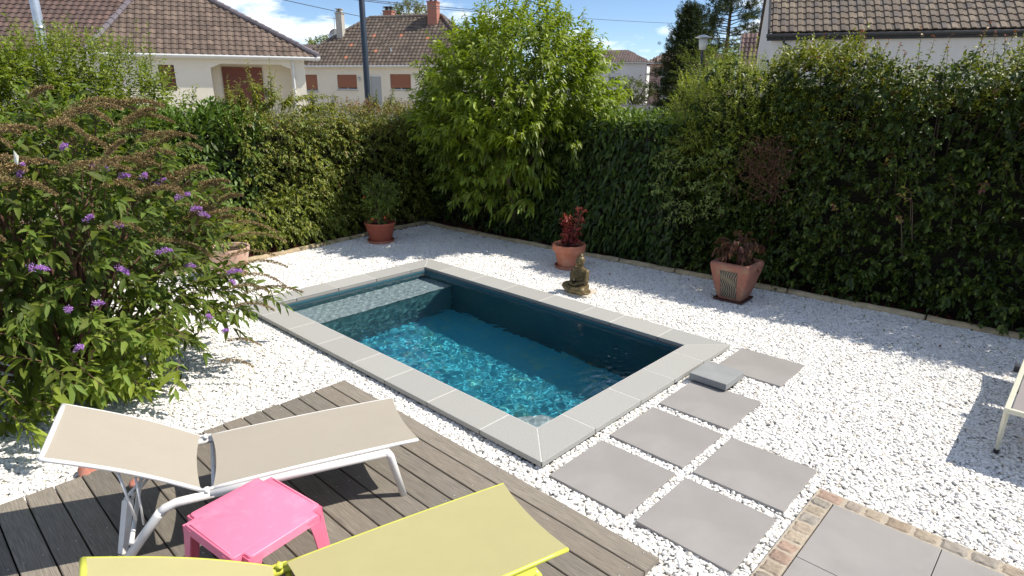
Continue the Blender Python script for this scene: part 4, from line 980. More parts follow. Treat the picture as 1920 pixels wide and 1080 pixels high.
fo.stems.tube([(-3.3,-1.3,-.1),(-3.3,-2.1,1.2),(-3.1,-2.9,2.5)], [.03,.02,.006], 6); fo.stems.tube([(-3.3,-1.3,0),(-3.2,-1.9,1.3),(-3.1,-2.4,2.5)], [.03,.02,.006], 6); fo.stems.tube([(-3.3,-1.3,0),(-3.2,-.8,1.3),(-3.1,.1,2.5)], [.03,.02,.006], 6)
finish(fo, r_, LEAF)
# ---- the big lime green tree in the corner
r_ = veg('peach_tree', 'big lime green bushy tree with long drooping leaves in the far garden corner', 'tree', (-.45,5.25,-.1))
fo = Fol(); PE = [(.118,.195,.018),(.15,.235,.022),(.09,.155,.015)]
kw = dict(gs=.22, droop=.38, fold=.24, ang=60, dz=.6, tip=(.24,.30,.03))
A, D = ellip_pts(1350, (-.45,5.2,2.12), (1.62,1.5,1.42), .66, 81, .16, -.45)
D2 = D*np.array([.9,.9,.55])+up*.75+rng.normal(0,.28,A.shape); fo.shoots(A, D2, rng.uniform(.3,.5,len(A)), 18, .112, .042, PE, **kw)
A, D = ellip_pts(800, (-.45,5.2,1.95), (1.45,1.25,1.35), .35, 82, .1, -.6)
fo.shoots(A, D+up*.4+rng.normal(0,.5,A.shape), .4, 12, .12, .028, [(.06,.11,.015),(.08,.135,.018)], gs=.3, droop=.5, fold=.25, dz=1)  # inner leaves: crown shade put into a darker leaf colour
limbs(fo, (-.45,5.25,-.1), A[:34], .045, .006)
A, D = ellip_pts(60, (-.45,5.15,2.35), (1.5,1.25,1.1), .9, 83, .08, .25)
fo.shoots(A, D*.35+up+rng.normal(0,.12,A.shape), rng.uniform(.45,.72,len(A)), 22, .12, .036, PE, gs=.08, droop=.55, fold=.28, ang=66, dz=1.0, tip=(.26,.34,.045), stem=.005)
A, D = ellip_pts(165, (-.35,4.72,1.10), (1.0,.55,.75), .55, 84, .15, -.8)
A = A[A[:,1] < 5.0]; D = nrm(np.stack([rng.normal(.2,.6,len(A)), -.6+rng.normal(0,.3,len(A)), rng.normal(.15,.3,len(A))],1))
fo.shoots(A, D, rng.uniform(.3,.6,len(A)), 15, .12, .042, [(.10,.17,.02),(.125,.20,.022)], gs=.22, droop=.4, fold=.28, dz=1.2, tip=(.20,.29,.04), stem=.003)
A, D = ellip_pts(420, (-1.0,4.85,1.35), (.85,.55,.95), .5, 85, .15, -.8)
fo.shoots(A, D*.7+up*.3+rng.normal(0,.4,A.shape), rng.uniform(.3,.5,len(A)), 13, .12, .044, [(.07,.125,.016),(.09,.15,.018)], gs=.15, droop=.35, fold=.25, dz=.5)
o = fo.build('crown', LEAF, r_); o.location = -Vector(r_.location)
for k in range(4): fo.stems.tube([(-.45+.08*k-.1,5.25,-.1),(-.45+.2*(k-1.5),5.2+.1*(k%2),.7),(-.45+.45*(k-1.5),5.2,1.6)], [.06,.05,.03], 8)
o = fo.stems.build('trunk', BARK, r_, smooth=True, col_attr=False); o.location = -Vector(r_.location)

# ---- the purple flowering shrub in the left foreground
r_ = veg('buddleia', 'large butterfly bush with purple flowers and long brown seed heads in the left foreground', 'shrub', (.95,-1.8,-.1))
fo = Fol(); BU = [(.05,.09,.018),(.07,.12,.022),(.035,.065,.015),(.09,.145,.026)]
kw = dict(droop=.3, fold=.2, ang=64, dz=.5, gs=.22)
A1, D1 = ellip_pts(330, (.92,-1.58,1.15), (1.10,.98,1.02), .62, 91, .12, -.75)
A2, D2 = ellip_pts(230, (.85,-2.65,1.15), (1.1,1.0,1.05), .62, 92, .12, -.75)
A3, D3 = ellip_pts(50, (1.12,-1.02,.80), (.50,.40,.60), .5, 93, .12, -.7)
A = np.concatenate([A1,A2,A3]); D = np.concatenate([D1,D2,D3])
A[:,2] = np.maximum(A[:,2], .12)
fo.shoots(A, D*.9+up*.6+rng.normal(0,.25,A.shape), rng.uniform(.32,.5,len(A)), 17, .115, .042, BU, tip=(.15,.23,.045), stem=.004, **kw)
B_, Db = ellip_pts(260, (.95,-1.9,1.0), (1.0,1.3,.9), .3, 94, .1)
B_[:,2] = np.maximum(B_[:,2], .2); fo.shoots(B_, Db+rng.normal(0,.5,B_.shape), .4, 10, .11, .04, [(.05,.09,.022),(.07,.12,.028)], **kw)
A4 = np.array([(2.0+rng.normal()*.12, -1.75+rng.normal()*.35, .25+rng.random()*.5) for _ in range(44)] + [(rng.uniform(1.2,1.75), rng.uniform(-3.2,-1.3), rng.uniform(-.05,.4)) for _ in range(90)]); fo.shoots(A4, np.array([[.5,-.1,.5]])+rng.normal(0,.4,A4.shape), rng.uniform(.25,.4,len(A4)), 13, .12, .042, [(.10,.165,.035),(.12,.19,.04)], tip=(.17,.26,.05), stem=.004, **kw)
A5 = np.array([(1.45+rng.normal()*.17, -.85+rng.normal()*.2, .35+rng.random()*.4) for _ in range(20)]); fo.shoots(A5, np.array([[.6,.5,.3]])+rng.normal(0,.35,A5.shape), rng.uniform(.3,.45,len(A5)), 13, .11, .036, BU, tip=(.13,.2,.045), stem=.003, **kw)
limbs(fo, (.95,-1.8,-.1), A[::5], .022, .004)
finish(fo, r_, MATTE, noisy('brown_bark', (.12,.06,.04), (.18,.10,.07), 30, .9, .5, 60))
def panicle(p, d, L_, r0, purple, gs=.25, k=0):
    """a curved spike of many tiny capsules or florets"""
    p = np.array(p, float); d = nrm(np.array(d, float)); n = int(430*L_/.3*(r0/.02)); t_ = rng.random(n)**.9
    c_ = p + d*(L_*t_)[:,None]; c_[:,2] += -gs*L_*(t_*t_) + .06*L_*np.sin(t_*3); c_ += np.array([math.sin(k),math.cos(k),0])*.05*L_*np.sin(t_*4+k)[:,None]
    rad = nrm(rng.normal(size=(n,3))); rr_ = r0*(1-.72*t_**1.3)*(.75+.35*np.sin(t_*L_*95+k))
    P0 = c_ + rad*(rr_*rng.uniform(.1,.9,n))[:,None]
    f2 = Fol(); sz = .011 if purple else .012
    pal = [(.50,.26,.62),(.60,.37,.70),(.40,.18,.54)] if purple else [(.29,.205,.10),(.23,.16,.08),(.35,.25,.12),(.27,.22,.09)]
    f2.add(*leaf_geo(P0, nrm(rad+d*.5), nrm(rng.normal(size=(n,3))), sz*rng.uniform(.7,1.4,n), sz*.6*rng.uniform(.7,1.3,n), 0, .4, palette(n, pal, None, .2), 4))
    o = f2.build('flower_cluster' if purple else 'seed_head', PETAL if purple else HEAD, r_); o.location = -Vector(r_.location)
rd = np.array([.73,.69,0.])
k = 0
# brown heads: sweeping to the right over the top of the shrub and out over the pool corner
for (cx_, cy2, cz, sx_, sy_, sz_, n_) in ((1.35,-2.05,2.12,.28,.50,.12,20), (1.35,-1.40,1.88,.25,.28,.18,17), (1.40,-.98,1.50,.20,.20,.24,14), (1.85,-1.8,1.80,.15,.4,.20,12)):
    for _ in range(n_):
        p = (cx_+rng.normal()*sx_, cy2+rng.normal()*sy_, cz+rng.normal()*sz_); k += 1
        panicle(p, rd*1.0+np.array([0,0,rng.uniform(.15,.75)])+rng.normal(0,.18,3), rng.uniform(.30,.50), rng.uniform(.032,.046), False, rng.uniform(.15,.4), k)
for p, d, L_ in (((1.62,-.75,.98),(.6,.8,.28),.5), ((1.60,-.62,.88),(.6,.8,.2),.46), ((1.62,-.60,.80),(.7,.75,0),.42), ((1.6,-.62,.62),(.65,.75,.25),.62), ((1.66,-.70,.72),(.7,.7,.1),.34), ((1.70,-.75,.55),(.7,.65,.2),.42), ((1.75,-.85,.28),(.75,.6,.15),.36), ((1.85,-.95,.15),(.75,.6,.1),.3),
                ((1.5,-.8,1.35),(.6,.8,.2),.55), ((1.5,-.7,1.25),(.6,.8,.1),.55), ((1.5,-.6,1.12),(.6,.8,.15),.5)):
    k += 1; panicle(p, d, L_, .019, False, .25, k)
for px_, py_, pz_ in ((1.75,-2.45,2.02),(1.85,-2.3,2.0),(1.9,-2.35,1.84),(2.0,-2.05,1.83),(1.75,-1.75,1.98),(1.8,-1.6,1.87),(1.85,-1.45,1.77),(1.85,-1.3,1.76),(1.75,-1.2,1.67),(2.05,-1.75,1.52),(2.0,-1.6,1.45),(1.85,-1.0,1.47),(1.75,-.9,1.42),
                     (2.25,-2.15,1.30),(2.2,-1.65,1.20),(2.05,-1.35,1.22),(1.95,-1.15,1.05),(2.25,-2.0,.98),(2.3,-1.85,1.0),(2.28,-2.0,.72),(2.05,-1.05,.62),(2.0,-.95,.46),(1.75,-.75,.88),(1.72,-.72,.80),(2.02,-1.15,1.60)):
    k += 1; panicle((px_,py_,pz_), np.array([.6,.4,.2])+rng.normal(0,.25,3), rng.uniform(.08,.13), .030, True, .2, k)
e = MB(); e.add([(0,0,0),(.018,.010,-.028),(.032,.0,-.080),(.006,-.010,-.062),(-.016,0,-.022),(.008,.016,-.035)], [(0,1,5),(1,2,5),(2,3,5),(3,4,5),(4,0,5),(0,4,3),(0,3,2),(0,2,1)])
o = e.build('white_bloom', noisy('white_petal', (.75,.75,.66), (.66,.68,.56), 30, .6, 0)); o.location = (2.66,-2.14,2.06); tag(o, 'single white folded bloom above the purple flowering shrub at the left edge', 'flower')

# ============================================================ HOUSES, POLES AND TREES BEYOND
def V2(a): return Vector((a[0], a[1], 0))
def tiled(e, base, poly, tw=.30, rh=.34, pal=((.155,.115,.095),(.135,.10,.083),(.175,.13,.105)), odd=None, prof='roll'):
    """tile one roof slope: poly = 3-D points, the first two are the eave (left to right seen from outside)"""
    P0, P1 = Vector(poly[0]), Vector(poly[1]); U = (P1-P0).normalized(); nn_ = None
    for q in poly[2:]:
        nn_ = U.cross(Vector(q)-P0)
        if nn_.length > 1e-6: break
    Nn = nn_.normalized(); 
    if Nn.z < 0: Nn = -Nn
    Vv = Nn.cross(U).normalized()
    if Vv.z < 0: Vv = -Vv
    loc = [((Vector(q)-P0).dot(U), (Vector(q)-P0).dot(Vv)) for q in poly]
    def inside(u, v):
        c_ = False; n = len(loc)
        for i in range(n):
            (x1,y1),(x2,y2) = loc[i], loc[(i+1)%n]
            if (y1 > v) != (y2 > v) and u < (x2-x1)*(v-y1)/(y2-y1)+x1: c_ = not c_
        return c_
    base.add([Vector(q)-Nn*.03 for q in poly], [tuple(range(len(poly)))], (.09,.07,.06))
    us = [q[0] for q in loc]; vmx = max(q[1] for q in loc)
    hp = [0,.030,.036,.030,0,0] if prof == 'roll' else [0,.004,.036,.036,.004,0]
    ux = [0,.18,.36,.54,.72,1.0] if prof == 'roll' else [0,.30,.38,.82,.90,1.0]
    r = 0
    while r*rh < vmx:
        i = 0; u0 = min(us)
        while u0 + i*tw < max(us):
            u = u0 + i*tw; v = r*rh
            if inside(u+tw/2, v+rh*.5):
                c_ = tuple(np.array(random.choice(pal))*random.uniform(.82,1.18))
                if odd and random.random() < odd: c_ = (.36,.15,.09)
                vs = []; lift = .035
                for a, h in zip(ux, hp): 
                    vs.append(P0+U*(u+tw*a)+Vv*(v-.02)+Nn*(h+lift))
                for a, h in zip(ux, hp): vs.append(P0+U*(u+tw*a)+Vv*(v+rh)+Nn*h)
                for a, h in zip(ux, hp): vs.append(P0+U*(u+tw*a)+Vv*(v-.02)+Nn*(h*.6-.0))
                e.add(vs, [(k,k+1,k+7,k+6) for k in range(5)] + [(12+k,13+k,k+1,k) for k in range(5)], c_)
            i += 1
        r += 1
def ridge(e, a, b_, r=.11, c=(.15,.12,.11), step=.38):
    a, b_ = Vector(a), Vector(b_); L_ = (b_-a).length; n = max(1, int(L_/step)); d = (b_-a)/n
    for i in range(n): e.tube([a+d*i+Vector((0,0,.015)), a+d*(i+1.06)], [r*1.08, r*.94], 8, tuple(np.array(c)*random.uniform(.85,1.15)))
def wall(e, O, U, Ln, z0, z1, ops, th=.25, Nn=None):
    """wall with real openings; O start, U unit direction, Nn outward; ops = (u0,u1,za,zb,depth)"""
    us = sorted({0, Ln, *[q for o_ in ops for q in o_[:2]]}); zs = sorted({z0, z1, *[q for o_ in ops for q in o_[2:4]]})
    P = lambda u, z, d=0: (O[0]+U[0]*u-Nn[0]*d, O[1]+U[1]*u-Nn[1]*d, z)
    for a, b_ in zip(us[:-1], us[1:]):
        for c_, d in zip(zs[:-1], zs[1:]):
            if any(o_[0] < (a+b_)/2 < o_[1] and o_[2] < (c_+d)/2 < o_[3] for o_ in ops): continue
            e.add([P(a,c_),P(b_,c_),P(b_,d),P(a,d)], [(0,1,2,3)])
    for a, b_, c_, d, dp in ops:
        e.add([P(a,c_),P(b_,c_),P(b_,d),P(a,d),P(a,c_,dp),P(b_,c_,dp),P(b_,d,dp),P(a,d,dp)], [(0,4,5,1),(1,5,6,2),(2,6,7,3),(3,7,4,0),(4,7,6,5)])
def slab_on(name, m, parent, O, U, Nn, u0, u1, z0, z1, d0, d1, bevel=0):
    e = MB(); P = lambda u, z, d: (O[0]+U[0]*u-Nn[0]*d, O[1]+U[1]*u-Nn[1]*d, z)
    vs = [P(u0,z0,d0),P(u1,z0,d0),P(u1,z0,d1),P(u0,z0,d1),P(u0,z1,d0),P(u1,z1,d0),P(u1,z1,d1),P(u0,z1,d1)]
    e.add(vs, [(0,3,2,1),(4,5,6,7),(0,1,5,4),(1,2,6,5),(2,3,7,6),(3,0,4,7)])
    o = e.build(name, m, parent, bevel=bevel, col_attr=False); o.location = -(parent_world(parent)); return o
def parent_world(p):
    v = Vector((0,0,0))
    while p: v += Vector(p.location); p = p.parent
    return v
def hb(e, name, m, parent, **k): o = e.build(name, m, parent, **k); o.location = -parent_world(parent); return o
ZG = -.13
def window(parent, O, U, Nn, u0, u1, z0, z1, shut, drop=1.0, sill=True):
    """recessed window: frame part with glass, and a roller shutter let down by drop"""
    f = slab_on('window', GUTW, parent, O, U, Nn, u0+.001, u1-.001, z0+.001, z0+.07, .10, .16)
    e = MB(); 
    fr_ = [(u0+.001,u0+.06,z0,z1),(u1-.06,u1-.001,z0,z1),(u0,u1,z1-.06,z1-.001),((u0+u1)/2-.03,(u0+u1)/2+.03,z0,z1)]
    for a, b_, c_, d in fr_: slab_on('frame', GUTW, f, O, U, Nn, a, b_, c_+.002, d-.002, .105, .155)
    slab_on('pane', GLASS, f, O, U, Nn, u0+.05, u1-.05, z0+.06, z1-.05, .13, .135)
    if drop > 0: slab_on('shutter', shut, parent, O, U, Nn, u0+.03, u1-.03, z1-(z1-z0)*drop, z1-.002, .05, .08)
    if sill: slab_on('sill', CONC, parent, O, U, Nn, u0-.08, u1+.08, z0-.07, z0-.002, -.06, .12)
def gutter(parent, a, b_, m, r=.06):
    e = MB(); e.tube([a, b_], r, 8); e.tube([Vector(a)+Vector((0,0,.045)), Vector(b_)+Vector((0,0,.045))], .012, 6); return hb(e, 'gutter', m, parent)

# ---- cream bungalow on the left
O = Vector((-26.13+.0,5.40,0)); U = Vector((.43,.903,0)).normalized(); NN = Vector((U.y,-U.x,0)); 
h1 = empty('cream_bungalow', (-26,8,ZG), 0, 'cream bungalow with brown hipped tile roof and dark shutters beyond the left hedge', 'house')
Wo = O - NN*.28; ze = 3.90
e = MB(); wall(e, Wo, U, 8.95, ZG, 3.82, [(2.57,3.22,2.30,3.43,.2),(4.74,8.30,.3,3.53,1.25)], Nn=NN)
a = Wo; lw = Vector((-.62,-.785,0)).normalized(); b_ = a + lw*8; back = b_ - NN*7; c2 = Wo+U*8.95 - NN*8.5
e.add([tuple(V2(a))[:2]+(ZG,), tuple(b_)[:2]+(ZG,), tuple(b_)[:2]+(3.82,), tuple(a)[:2]+(3.82,)], [(0,1,2,3)])
e.add([tuple(b_)[:2]+(ZG,), tuple(back)[:2]+(ZG,), tuple(back)[:2]+(3.82,), tuple(b_)[:2]+(3.82,)], [(0,1,2,3)])
e.add([tuple(back)[:2]+(ZG,), tuple(c2)[:2]+(ZG,), tuple(c2)[:2]+(3.82,), tuple(back)[:2]+(3.82,)], [(0,1,2,3)])
q = Wo+U*8.95; e.add([tuple(q)[:2]+(ZG,), tuple(c2)[:2]+(ZG,), tuple(c2)[:2]+(3.82,), tuple(q)[:2]+(3.82,)], [(0,1,2,3)])
hb(e, 'wall', RENDERC, h1)
# chamfered head of the recess, brown shutters
e = MB(); P = lambda u, z, d: Wo+U*u-NN*d+Vector((0,0,z))
for u0, u1 in ((4.741,5.2),(8.299,7.84)): 
    vs = [P(u0,3.529,.001),P(u1,3.529,.001),P(u0,3.33,.001),P(u0,3.529,.2),P(u1,3.529,.2),P(u0,3.33,.2)]; e.add(vs, [(0,1,2),(3,5,4),(1,4,5,2)])
hb(e, 'recess_corner', RENDERC, h1)
slab_on('shutter', SHUTD, h1, Wo, U, NN, 5.15, 6.98, .3, 3.42, 1.16, 1.22); slab_on('shutter', SHUTD, h1, Wo, U, NN, 2.60, 3.19, 2.30, 3.42, .08, .12)
slab_on('fascia', GUTW, h1, O, U, NN, -.05, 9.65, 3.73, 3.885, .02, .06); slab_on('soffit', GUTW, h1, O, U, NN, 0, 9.6, 3.80, 3.828, .06, .279)
gutter(h1, (O-U*.05+Vector((0,0,3.84)))[:], (O+U*9.7+Vector((0,0,3.84)))[:], GUTW, .075)
e = MB(); 
q = Wo+U*8.40+NN*.08; e.tube([q+Vector((0,0,ZG)), q+Vector((0,0,3.7))], .05, 8); hb(e, 'downpipe', GUTW, h1)
ap = O+U*2.60-NN*4.5; ap.z = 7.85; E0 = O-U*.1; E0.z = ze; E1 = O+U*9.62; E1.z = ze
E3_ = E0+lw*9.5; ap2 = ap + Vector((-.62,-.785,0))*3.6; E2 = E1 - NN*9.2; E4 = E3_ - NN*8; 
e = MB(); bs = MB(); pal = ((.135,.10,.08),(.115,.085,.068),(.155,.115,.09))
tiled(e, bs, [E0, E1, ap], .30, .34, pal); tiled(e, bs, [E3_, E0, ap, ap2], .30, .34, ((.13,.085,.072),(.11,.075,.065)))  # left slope gets darker tiles: weaker sun painted into the colour
bs.add([E1, E2, ap], [(0,1,2)], (.13,.1,.08)); bs.add([E2, E4, ap2, ap], [(0,1,2,3)], (.13,.1,.08)); bs.add([E4, E3_, ap2], [(0,1,2)], (.13,.1,.08))
rf = hb(bs, 'roof', TILE, h1); hb(e, 'tiles', TILE, rf)
e = MB(); 
for a, b_ in ((E0,ap),(E1,ap),(E3_,ap2),(ap,ap2)): ridge(e, a+Vector((0,0,.05)), b_+Vector((0,0,.05)), .13, (.17,.15,.165))
hb(e, 'ridge_caps', TILE, rf)

# ---- second cream house, centre left
O = Vector((-41.28,23.47,0)); U = Vector((.863,.505,0)).normalized(); NN = Vector((U.y,-U.x,0))
h2 = empty('cream_house', (-36,27,ZG), 0, 'cream house with three chimneys and terracotta shutters behind the dark blue lamp post', 'house')
Wo = O - NN*.4
e = MB(); ops = [(.12,1.30,2.25,3.53,.2),(3.05,4.74,2.40,3.53,.2),(5.86,6.80,1.3,3.57,.2),(7.57,9.28,2.40,3.57,.2),(10.6,12.0,2.4,3.57,.2)]
wall(e, Wo-U*.9, U, 15.4, ZG, 4.12, [(a+.9,b_+.9,c_,d,p_) for a,b_,c_,d,p_ in ops], Nn=NN)
A0 = Wo-U*.9; B0 = Wo+U*14.5; A1_ = A0-NN*7.6; B1_ = B0-NN*7.6
for a, b_ in ((A0,A1_),(A1_,B1_),(B1_,B0)): e.add([(a.x,a.y,ZG),(b_.x,b_.y,ZG),(b_.x,b_.y,4.12),(a.x,a.y,4.12)], [(0,1,2,3)])
hb(e, 'wall', RENDERC, h2)
for i, (a, b_, c_, d, p_) in enumerate(ops):
    if i == 2: slab_on('door', SHUTG, h2, Wo, U, NN, a+.002, b_-.002, c_, d-.18, .10, .15); slab_on('shutter_box', GUTW, h2, Wo, U, NN, a+.002, b_-.002, d-.178, d-.002, .04, .15)
    else: window(h2, Wo, U, NN, a, b_, c_, d, SHUT, .86)
e = MB(); q = Wo+U*4.97+NN*.10; q.z = 3.2; e.lathe([(0,-.16),(.07,-.12),(.09,.04),(.11,.08),(.03,.16),(0,.17)], 10, tuple(q)); e.tube([q+Vector((0,0,.15)), Wo+U*4.97+Vector((0,0,3.38))], .015, 6); hb(e, 'wall_lamp', GALV, h2)
slab_on('fascia', GUTW, h2, O, U, NN, -1.3, 14.9, 4.06, 4.20, .02, .06); slab_on('soffit', GUTW, h2, O, U, NN, -1.3, 14.9, 4.10, 4.125, .06, .399)
gutter(h2, (O-U*1.35+Vector((0,0,4.16)))[:], (O+U*15+Vector((0,0,4.16)))[:], GUTW, .07)
E0 = O-U*1.3; E0.z = 4.22; E1 = O+U*14.9; E1.z = 4.22; R0 = O+U*4.4-NN*4.2; R0.z = 8.0; R1 = O+U*10.6-NN*4.2; R1.z = 8.08
E2 = E1-NN*8.4; E3_ = E0-NN*8.4
e = MB(); bs = MB(); tiled(e, bs, [E0,E1,R1,R0], .33, .36, ((.115,.09,.072),(.095,.075,.06),(.14,.11,.088),(.12,.094,.075)), .008)
for q in ([E1,E2,R1],[E2,E3_,R0,R1],[E3_,E0,R0]): bs.add(q, [tuple(range(len(q)))], (.13,.105,.09))
rf = hb(bs, 'roof', TILE, h2); hb(e, 'tiles', TILE, rf); e = MB()
for a, b_ in ((E0,R0),(E1,R1),(R0,R1),(E2,R1)): ridge(e, a+Vector((0,0,.05)), b_+Vector((0,0,.05)), .14, (.17,.14,.12))
hb(e, 'ridge_caps', TILE, rf)
def chimney(parent, u, ins, z0, z1, wd, m, capped='slab', O_=None):
    q = O+U*u-NN*ins; e = MB(); Mx = Matrix.Translation((q.x,q.y,0)) @ Matrix.Rotation(math.atan2(U.y,U.x), 4, 'Z')
    e.box((-wd/2,-wd/2,z0),(wd/2,wd/2,z1), M=Mx); e.box((-wd/2-.05,-wd/2-.05,z1+.002),(wd/2+.05,wd/2+.05,z1+.09), M=Mx)
    c_ = hb(e, 'chimney', m, parent); e = MB()
    for s in (-1,1): e.box((s*wd*.25-.07,-.14,z1+.092),(s*wd*.25+.07,.14,z1+.32), M=Mx)
    e.box((-wd/2,-wd/2,z1+.33),(wd/2,wd/2,z1+.38), M=Mx); hb(e, 'chimney_pot', CONC if m is CONC else GUTB, c_)
chimney(rf, 2.55, 2.55, 5.6, 8.2, .52, CONC); chimney(rf, 5.75, 5.0, 6.9, 8.55, .75, BRICKP); chimney(rf, 10.1, 3.75, 7.0, 9.0, .78, BRICKP)
e = MB(); q = O+U*7.45-NN*1.1; e.tube([q+Vector((0,0,5.0)), q+Vector((0,0,5.55))], .05, 8); hb(e, 'vent_pipe', GALV, rf)
q = O+U*1.15-NN*4.2; q.z = 6.75; e = MB(); sv = []
for i in range(7):
    for j in range(20): rr_ = .5*i/6; a = j/20*6.283; sv.append(tuple(q + U*rr_*math.cos(a) + Vector((0,0,1))*rr_*math.sin(a) + NN*(rr_*rr_*.5)))
e.add(sv, [(i*20+j, i*20+(j+1)%20, (i+1)*20+(j+1)%20, (i+1)*20+j) for i in range(6) for j in range(20)]); e.tube([q+NN*.0, q-NN*.25, q-NN*.25-Vector((0,0,1.2))], .03, 6); e.tube([q-Vector((0,0,.45))+NN*.1, q+NN*.55], .015, 5)
hb(e, 'satellite_dish', GALV, h2)
e = MB(); q = O+U*1.25-NN*4.0; e.tube([q+Vector((0,0,6.0)), q+Vector((0,0,8.15))], .03, 6); e.tube([q+Vector((0,0,8.1))-U*.75, q+Vector((0,0,8.0))+U*.6], .02, 5)
for k in range(9): a = q+Vector((0,0,8.1-.01*k))+U*(-.7+.15*k); e.tube([a-NN*.25, a+NN*.25], .012, 4)
hb(e, 'antenna', GALV, h2)

# ---- white house at the top right
O = Vector((-3.59,22.9,0)); U = Vector((.90,.436,0)).normalized(); NN = Vector((U.y,-U.x,0))
h3 = empty('white_house', (0,25,ZG), 0, 'white walled house with a brown tile roof and black gutter at the top right', 'house')
e = MB(); Wl = 16.0; wall(e, O-NN*.12+U*.12, U, Wl, ZG, 4.44, [], Nn=NN)
A0 = O-NN*.12+U*.12; A1_ = A0-NN*10; B0 = A0+U*Wl; B1_ = A1_+U*Wl
e.add([(A0.x,A0.y,ZG),(A1_.x,A1_.y,ZG),(A1_.x,A1_.y,4.44),((A0-NN*5).x,(A0-NN*5).y,8.6),(A0.x,A0.y,4.44)], [(0,1,2,3,4)])
e.add([(B0.x,B0.y,ZG),(B1_.x,B1_.y,ZG),(B1_.x,B1_.y,4.44),((B0-NN*5).x,(B0-NN*5).y,8.6),(B0.x,B0.y,4.44)], [(0,1,2,3,4)])
e.add([(A1_.x,A1_.y,ZG),(B1_.x,B1_.y,ZG),(B1_.x,B1_.y,4.44),(A1_.x,A1_.y,4.44)], [(0,1,2,3)])
hb(e, 'wall', RENDERG, h3)
E0 = O.copy(); E0.z = 4.60; E1 = O+U*16.3; E1.z = 4.60; R0 = O-NN*5.1; R0.z = 8.9; R1 = R0+U*16.3
e = MB(); bs = MB(); tiled(e, bs, [E0,E1,R1,R0], .30, .38, ((.165,.13,.098),(.195,.155,.115),(.14,.112,.088),(.12,.10,.085)), None, 'flat')
bs.add([R0,R1,E1-NN*10.2,E0-NN*10.2], [(0,1,2,3)], (.15,.12,.1))
rf = hb(bs, 'roof', TILE, h3); hb(e, 'tiles', TILE, rf)
e = MB(); ridge(e, R0, R1, .13); hb(e, 'ridge_caps', TILE, rf)
e = MB(); q = U*-.06; e.add([E0+q+Vector((0,0,-.12)), R0+q+Vector((0,0,-.12)), R0+q+Vector((0,0,.10)), E0+q+Vector((0,0,.10)), E0-q*.3+Vector((0,0,-.12)), R0-q*.3+Vector((0,0,-.12)), R0-q*.3+Vector((0,0,.10)), E0-q*.3+Vector((0,0,.10))], [(0,1,2,3),(4,7,6,5),(3,2,6,7),(0,4,5,1),(0,3,7,4)]); hb(e, 'verge', GUTB, rf)
slab_on('fascia', GUTB, h3, O, U, NN, -.06, 16.3, 4.30, 4.52, .0, .10); gutter(h3, (O-U*.1+NN*.07+Vector((0,0,4.47)))[:], (O+U*16.3+NN*.07+Vector((0,0,4.47)))[:], GUTB, .075)
e = MB(); q = O+NN*.06+U*.55
e.tube([q+Vector((0,0,4.42)), q+Vector((0,0,4.2)), q+U*.22+Vector((0,0,4.10)), q+U*.22+Vector((0,0,ZG))], .055, 8); hb(e, 'downpipe', GUTB, h3)

# ---- small gabled house behind it
O = Vector((-10.4,35.4,0)); U = Vector((.92,.39,0)).normalized(); NN = Vector((U.y,-U.x,0)); ZR = 5.62
h4 = empty('gabled_house', (-9,37,ZG), 0, 'small gabled house with a steep mauve brown tile roof just left of the white house', 'house')
E0 = O+NN*1.75; E0.z = 2.6; E1 = E0+U*5; R0 = O.copy(); R0.z = ZR; R1 = O+U*5; R1.z = ZR; B0 = O-NN*1.75; B0.z = 2.6
e = MB(); bs = MB(); tiled(e, bs, [E0,E1,R1,R0], .24, .30, ((.21,.14,.125),(.25,.17,.15),(.17,.12,.11))); bs.add([R0,R1,B0+U*5,B0], [(0,1,2,3)], (.17,.12,.1))
rf = hb(bs, 'roof', TILE, h4); hb(e, 'tiles', TILE, rf)
e = MB(); a = E0-NN*.15+U*.08; b_ = B0+NN*.15+U*.08; r_2 = R0+U*.08
e.add([(a.x,a.y,ZG),(b_.x,b_.y,ZG),(b_.x,b_.y,2.6),(r_2.x,r_2.y,ZR-.12),(a.x,a.y,2.6)], [(0,1,2,3,4)]); a2 = a+U*4.8; b2 = b_+U*4.8
e.add([(a.x,a.y,ZG),(a2.x,a2.y,ZG),(a2.x,a2.y,2.6),(a.x,a.y,2.6)], [(0,1,2,3)]); e.add([(b_.x,b_.y,ZG),(b2.x,b2.y,ZG),(b2.x,b2.y,2.6),(b_.x,b_.y,2.6)], [(0,1,2,3)])
hb(e, 'wall', noisy('beige_gable', (.42,.38,.29), (.47,.43,.33), 2, .9, .2), h4)
e = MB(); e.tube([E0, R0], .05, 4); e.tube([R0, B0], .05, 4); hb(e, 'verge', CONC, rf)

